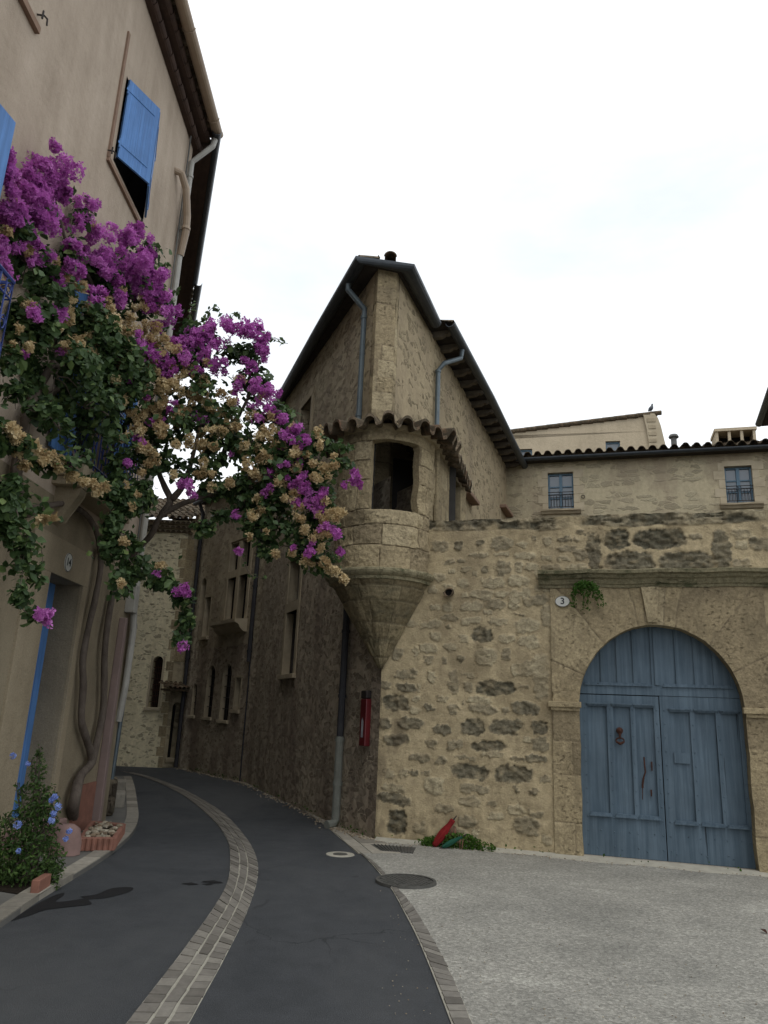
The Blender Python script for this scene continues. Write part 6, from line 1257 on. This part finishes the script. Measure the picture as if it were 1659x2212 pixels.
a, b_ = gnd(82, 1932, .05), gnd(108, 1915, .05); m = MB(); d_ = (b_-a).normalized(); n_ = Vector((-d_.y, d_.x, 0))*.07; m.hexa([a, b_, b_+n_, a+n_], [p+Vector((0,0,.11)) for p in (a, b_, b_+n_, a+n_)]); tag(m.build('edging_block', M['terra'], None, bevel=.008), 'short terracotta edging block at the corner of the shrub pit', 'edging block')
# ribbed brick border with rubble inside
c = [gnd(*p, .05) for p in ((168,1838),(243,1838),(266,1802),(196,1796))]
t = empty('brick_planter', tuple(c[0]), 'low ribbed terracotta border filled with stones at the foot of the drainpipe', 'planter')
m = MB(); inn_ = [sum(c, Vector((0,0,0)))/4 for _ in c]; inn_ = [p.lerp(q_, .17) for p, q_ in zip(c, inn_)]
for i in range(4):
    j = (i+1) % 4; m.hexa([c[i], c[j], inn_[j], inn_[i]], [p+Vector((0,0,.13)) for p in (c[i], c[j], inn_[j], inn_[i])])
    d_ = (c[j]-c[i]); nn = int(d_.length/.06)
    for k in range(nn): p = c[i]+d_*((k+.5)/nn); m.tube([p, p+Vector((0,0,.128))], .022, 7)
m.build('border', M['terra'], t, bevel=.004)
m = MB(); m.add([p+Vector((0,0,.09)) for p in inn_], [(0,1,2,3)], 1)
for k in range(70):
    a_, b2 = random.random(), random.random(); p = inn_[0].lerp(inn_[1], a_).lerp(inn_[3].lerp(inn_[2], a_), b2) + Vector((0,0,.10+random.uniform(0,.04))); r_ = random.uniform(.02, .05); K = 6
    vs = [p+Vector((r_*random.uniform(.7,1.2)*math.cos(q)*math.cos(e), r_*random.uniform(.7,1.2)*math.sin(q)*math.cos(e), r_*.6*math.sin(e))) for e in (-.7, .1, .9) for q in np.linspace(0, 2*math.pi, K+1)[:-1]]
    m.add(vs, [(i*K+q, i*K+(q+1) % K, (i+1)*K+(q+1) % K, (i+1)*K+q) for i in range(2) for q in range(K)] + [tuple(2*K+q for q in range(K))], 0, (1, random.random(), 0, 1))
m.build('rubble_fill', [M['pebble'], M['soil']], t)
c = gnd(138, 1845, .05); m = MB(); K = 8
vs = [(c.x+.17*s_*random.uniform(.85,1.1)*math.cos(q), c.y+.15*s_*random.uniform(.85,1.1)*math.sin(q), .05+z_) for s_, z_ in ((1.05, 0), (1.0, .12), (.85, .25), (.5, .30)) for q in np.linspace(0, 2*math.pi, K+1)[:-1]]
m.add(vs, [(i*K+q, i*K+(q+1) % K, (i+1)*K+(q+1) % K, (i+1)*K+q) for i in range(3) for q in range(K)] + [tuple(3*K+q for q in range(K))]); tag(m.build('guard_stone', M['terrapale'], None, smooth=True), 'rounded dusty pink guard stone between the shrub and the planter', 'guard stone')
# scattered leaves on the pavement
for (u, v, lb) in ((1630, 1888+8, 'dry curled brown leaf on the pavement at the right edge'), (1528, 1832+35, 'small dry twig on the concrete below the gate')): pass
m = MB(); p_ = gnd(1646, 1842+0, .012) if False else gnd(1650, 2012, .02); leaf_mesh(m, np.array([list(p_)]), np.array([[.2,-.3,1.]]), .06, np.array([.1]), fold=.5); tag(m.build('fallen_leaf', M['rust']), 'dry curled leaf lying on the concrete at the right edge', 'leaf')

# ================================================================== cement fillet and grit at the foot of the walls
mb = MB(); ss = np.linspace(-.0, 7.2, 90)
lo = [G.P(s_, .007, .13+.03*math.sin(s_*5)+random.uniform(-.012,.012)+(.06 if 2.3 < s_ < 5.1 else 0)) for s_ in ss]; hi = [G.P(s_, .045, .0) for s_ in ss]
mb.add([p for q in zip(lo, hi) for p in q], [(2*i, 2*i+2, 2*i+3, 2*i+1) for i in range(len(ss)-1)]); struct(mb.build('cement_fillet', M['mortar']))
mb = MB()
def grit(P, r_):
    K = 5; o = [(P[0]+r_*a*math.cos(q), P[1]+r_*a*math.sin(q), P[2]+z_*r_) for a, z_ in ((1, 0), (.75, .6)) for q in np.linspace(0, 6.28, K+1)[:-1]+random.random()]; mb.add(o, [(k, (k+1) % K, K+(k+1) % K, K+k) for k in range(K)] + [tuple(K+k for k in range(K))], 0, (1, random.random(), 0, 1))
for k in range(700):
    s_ = random.uniform(0, 6.5); n_ = abs(random.gauss(0, .12))+.03; p = G.P(s_, .012, n_); grit(p, random.uniform(.003, .011))
for k in range(900):
    fr = random.choice((A, B1, B2)); p = fr.P(random.uniform(0, fr.L), .012, abs(random.gauss(0, .10))+.03); grit(p, random.uniform(.005, .02))
for k in range(350):
    p = (LX+abs(random.gauss(0, .15))+.03, random.uniform(5, 11.2), .05); grit(p, random.uniform(.004, .013))
for k in range(260):
    p = gnd(random.uniform(820, 1650), random.uniform(1900, 2200), .008); grit(p, random.uniform(.002, .006))
gr = mb.build('grit', M['pebble']); gr['kind'] = 'stuff'; gr['label'] = 'loose grit and small stones along the foot of the walls'
mb = MB(); n = 260
P_ = []
for k in range(n):
    fr = random.choice((G, B1, B2, B2, A)); P_.append(list(fr.P(random.uniform(0, fr.L if fr is not G else 6), random.uniform(.02, .10), random.uniform(.02, .09))))
leaf_mesh(mb, np.array(P_), rng.normal(0, 1, (n, 3))+np.array([0, -.4, .8]), .035, rng.random(n)*.8); wv_ = mb.build('wall_foot_weeds', M['weed']); wv_['kind'] = 'stuff'; wv_['label'] = 'scattered tiny weeds at the foot of the street walls'
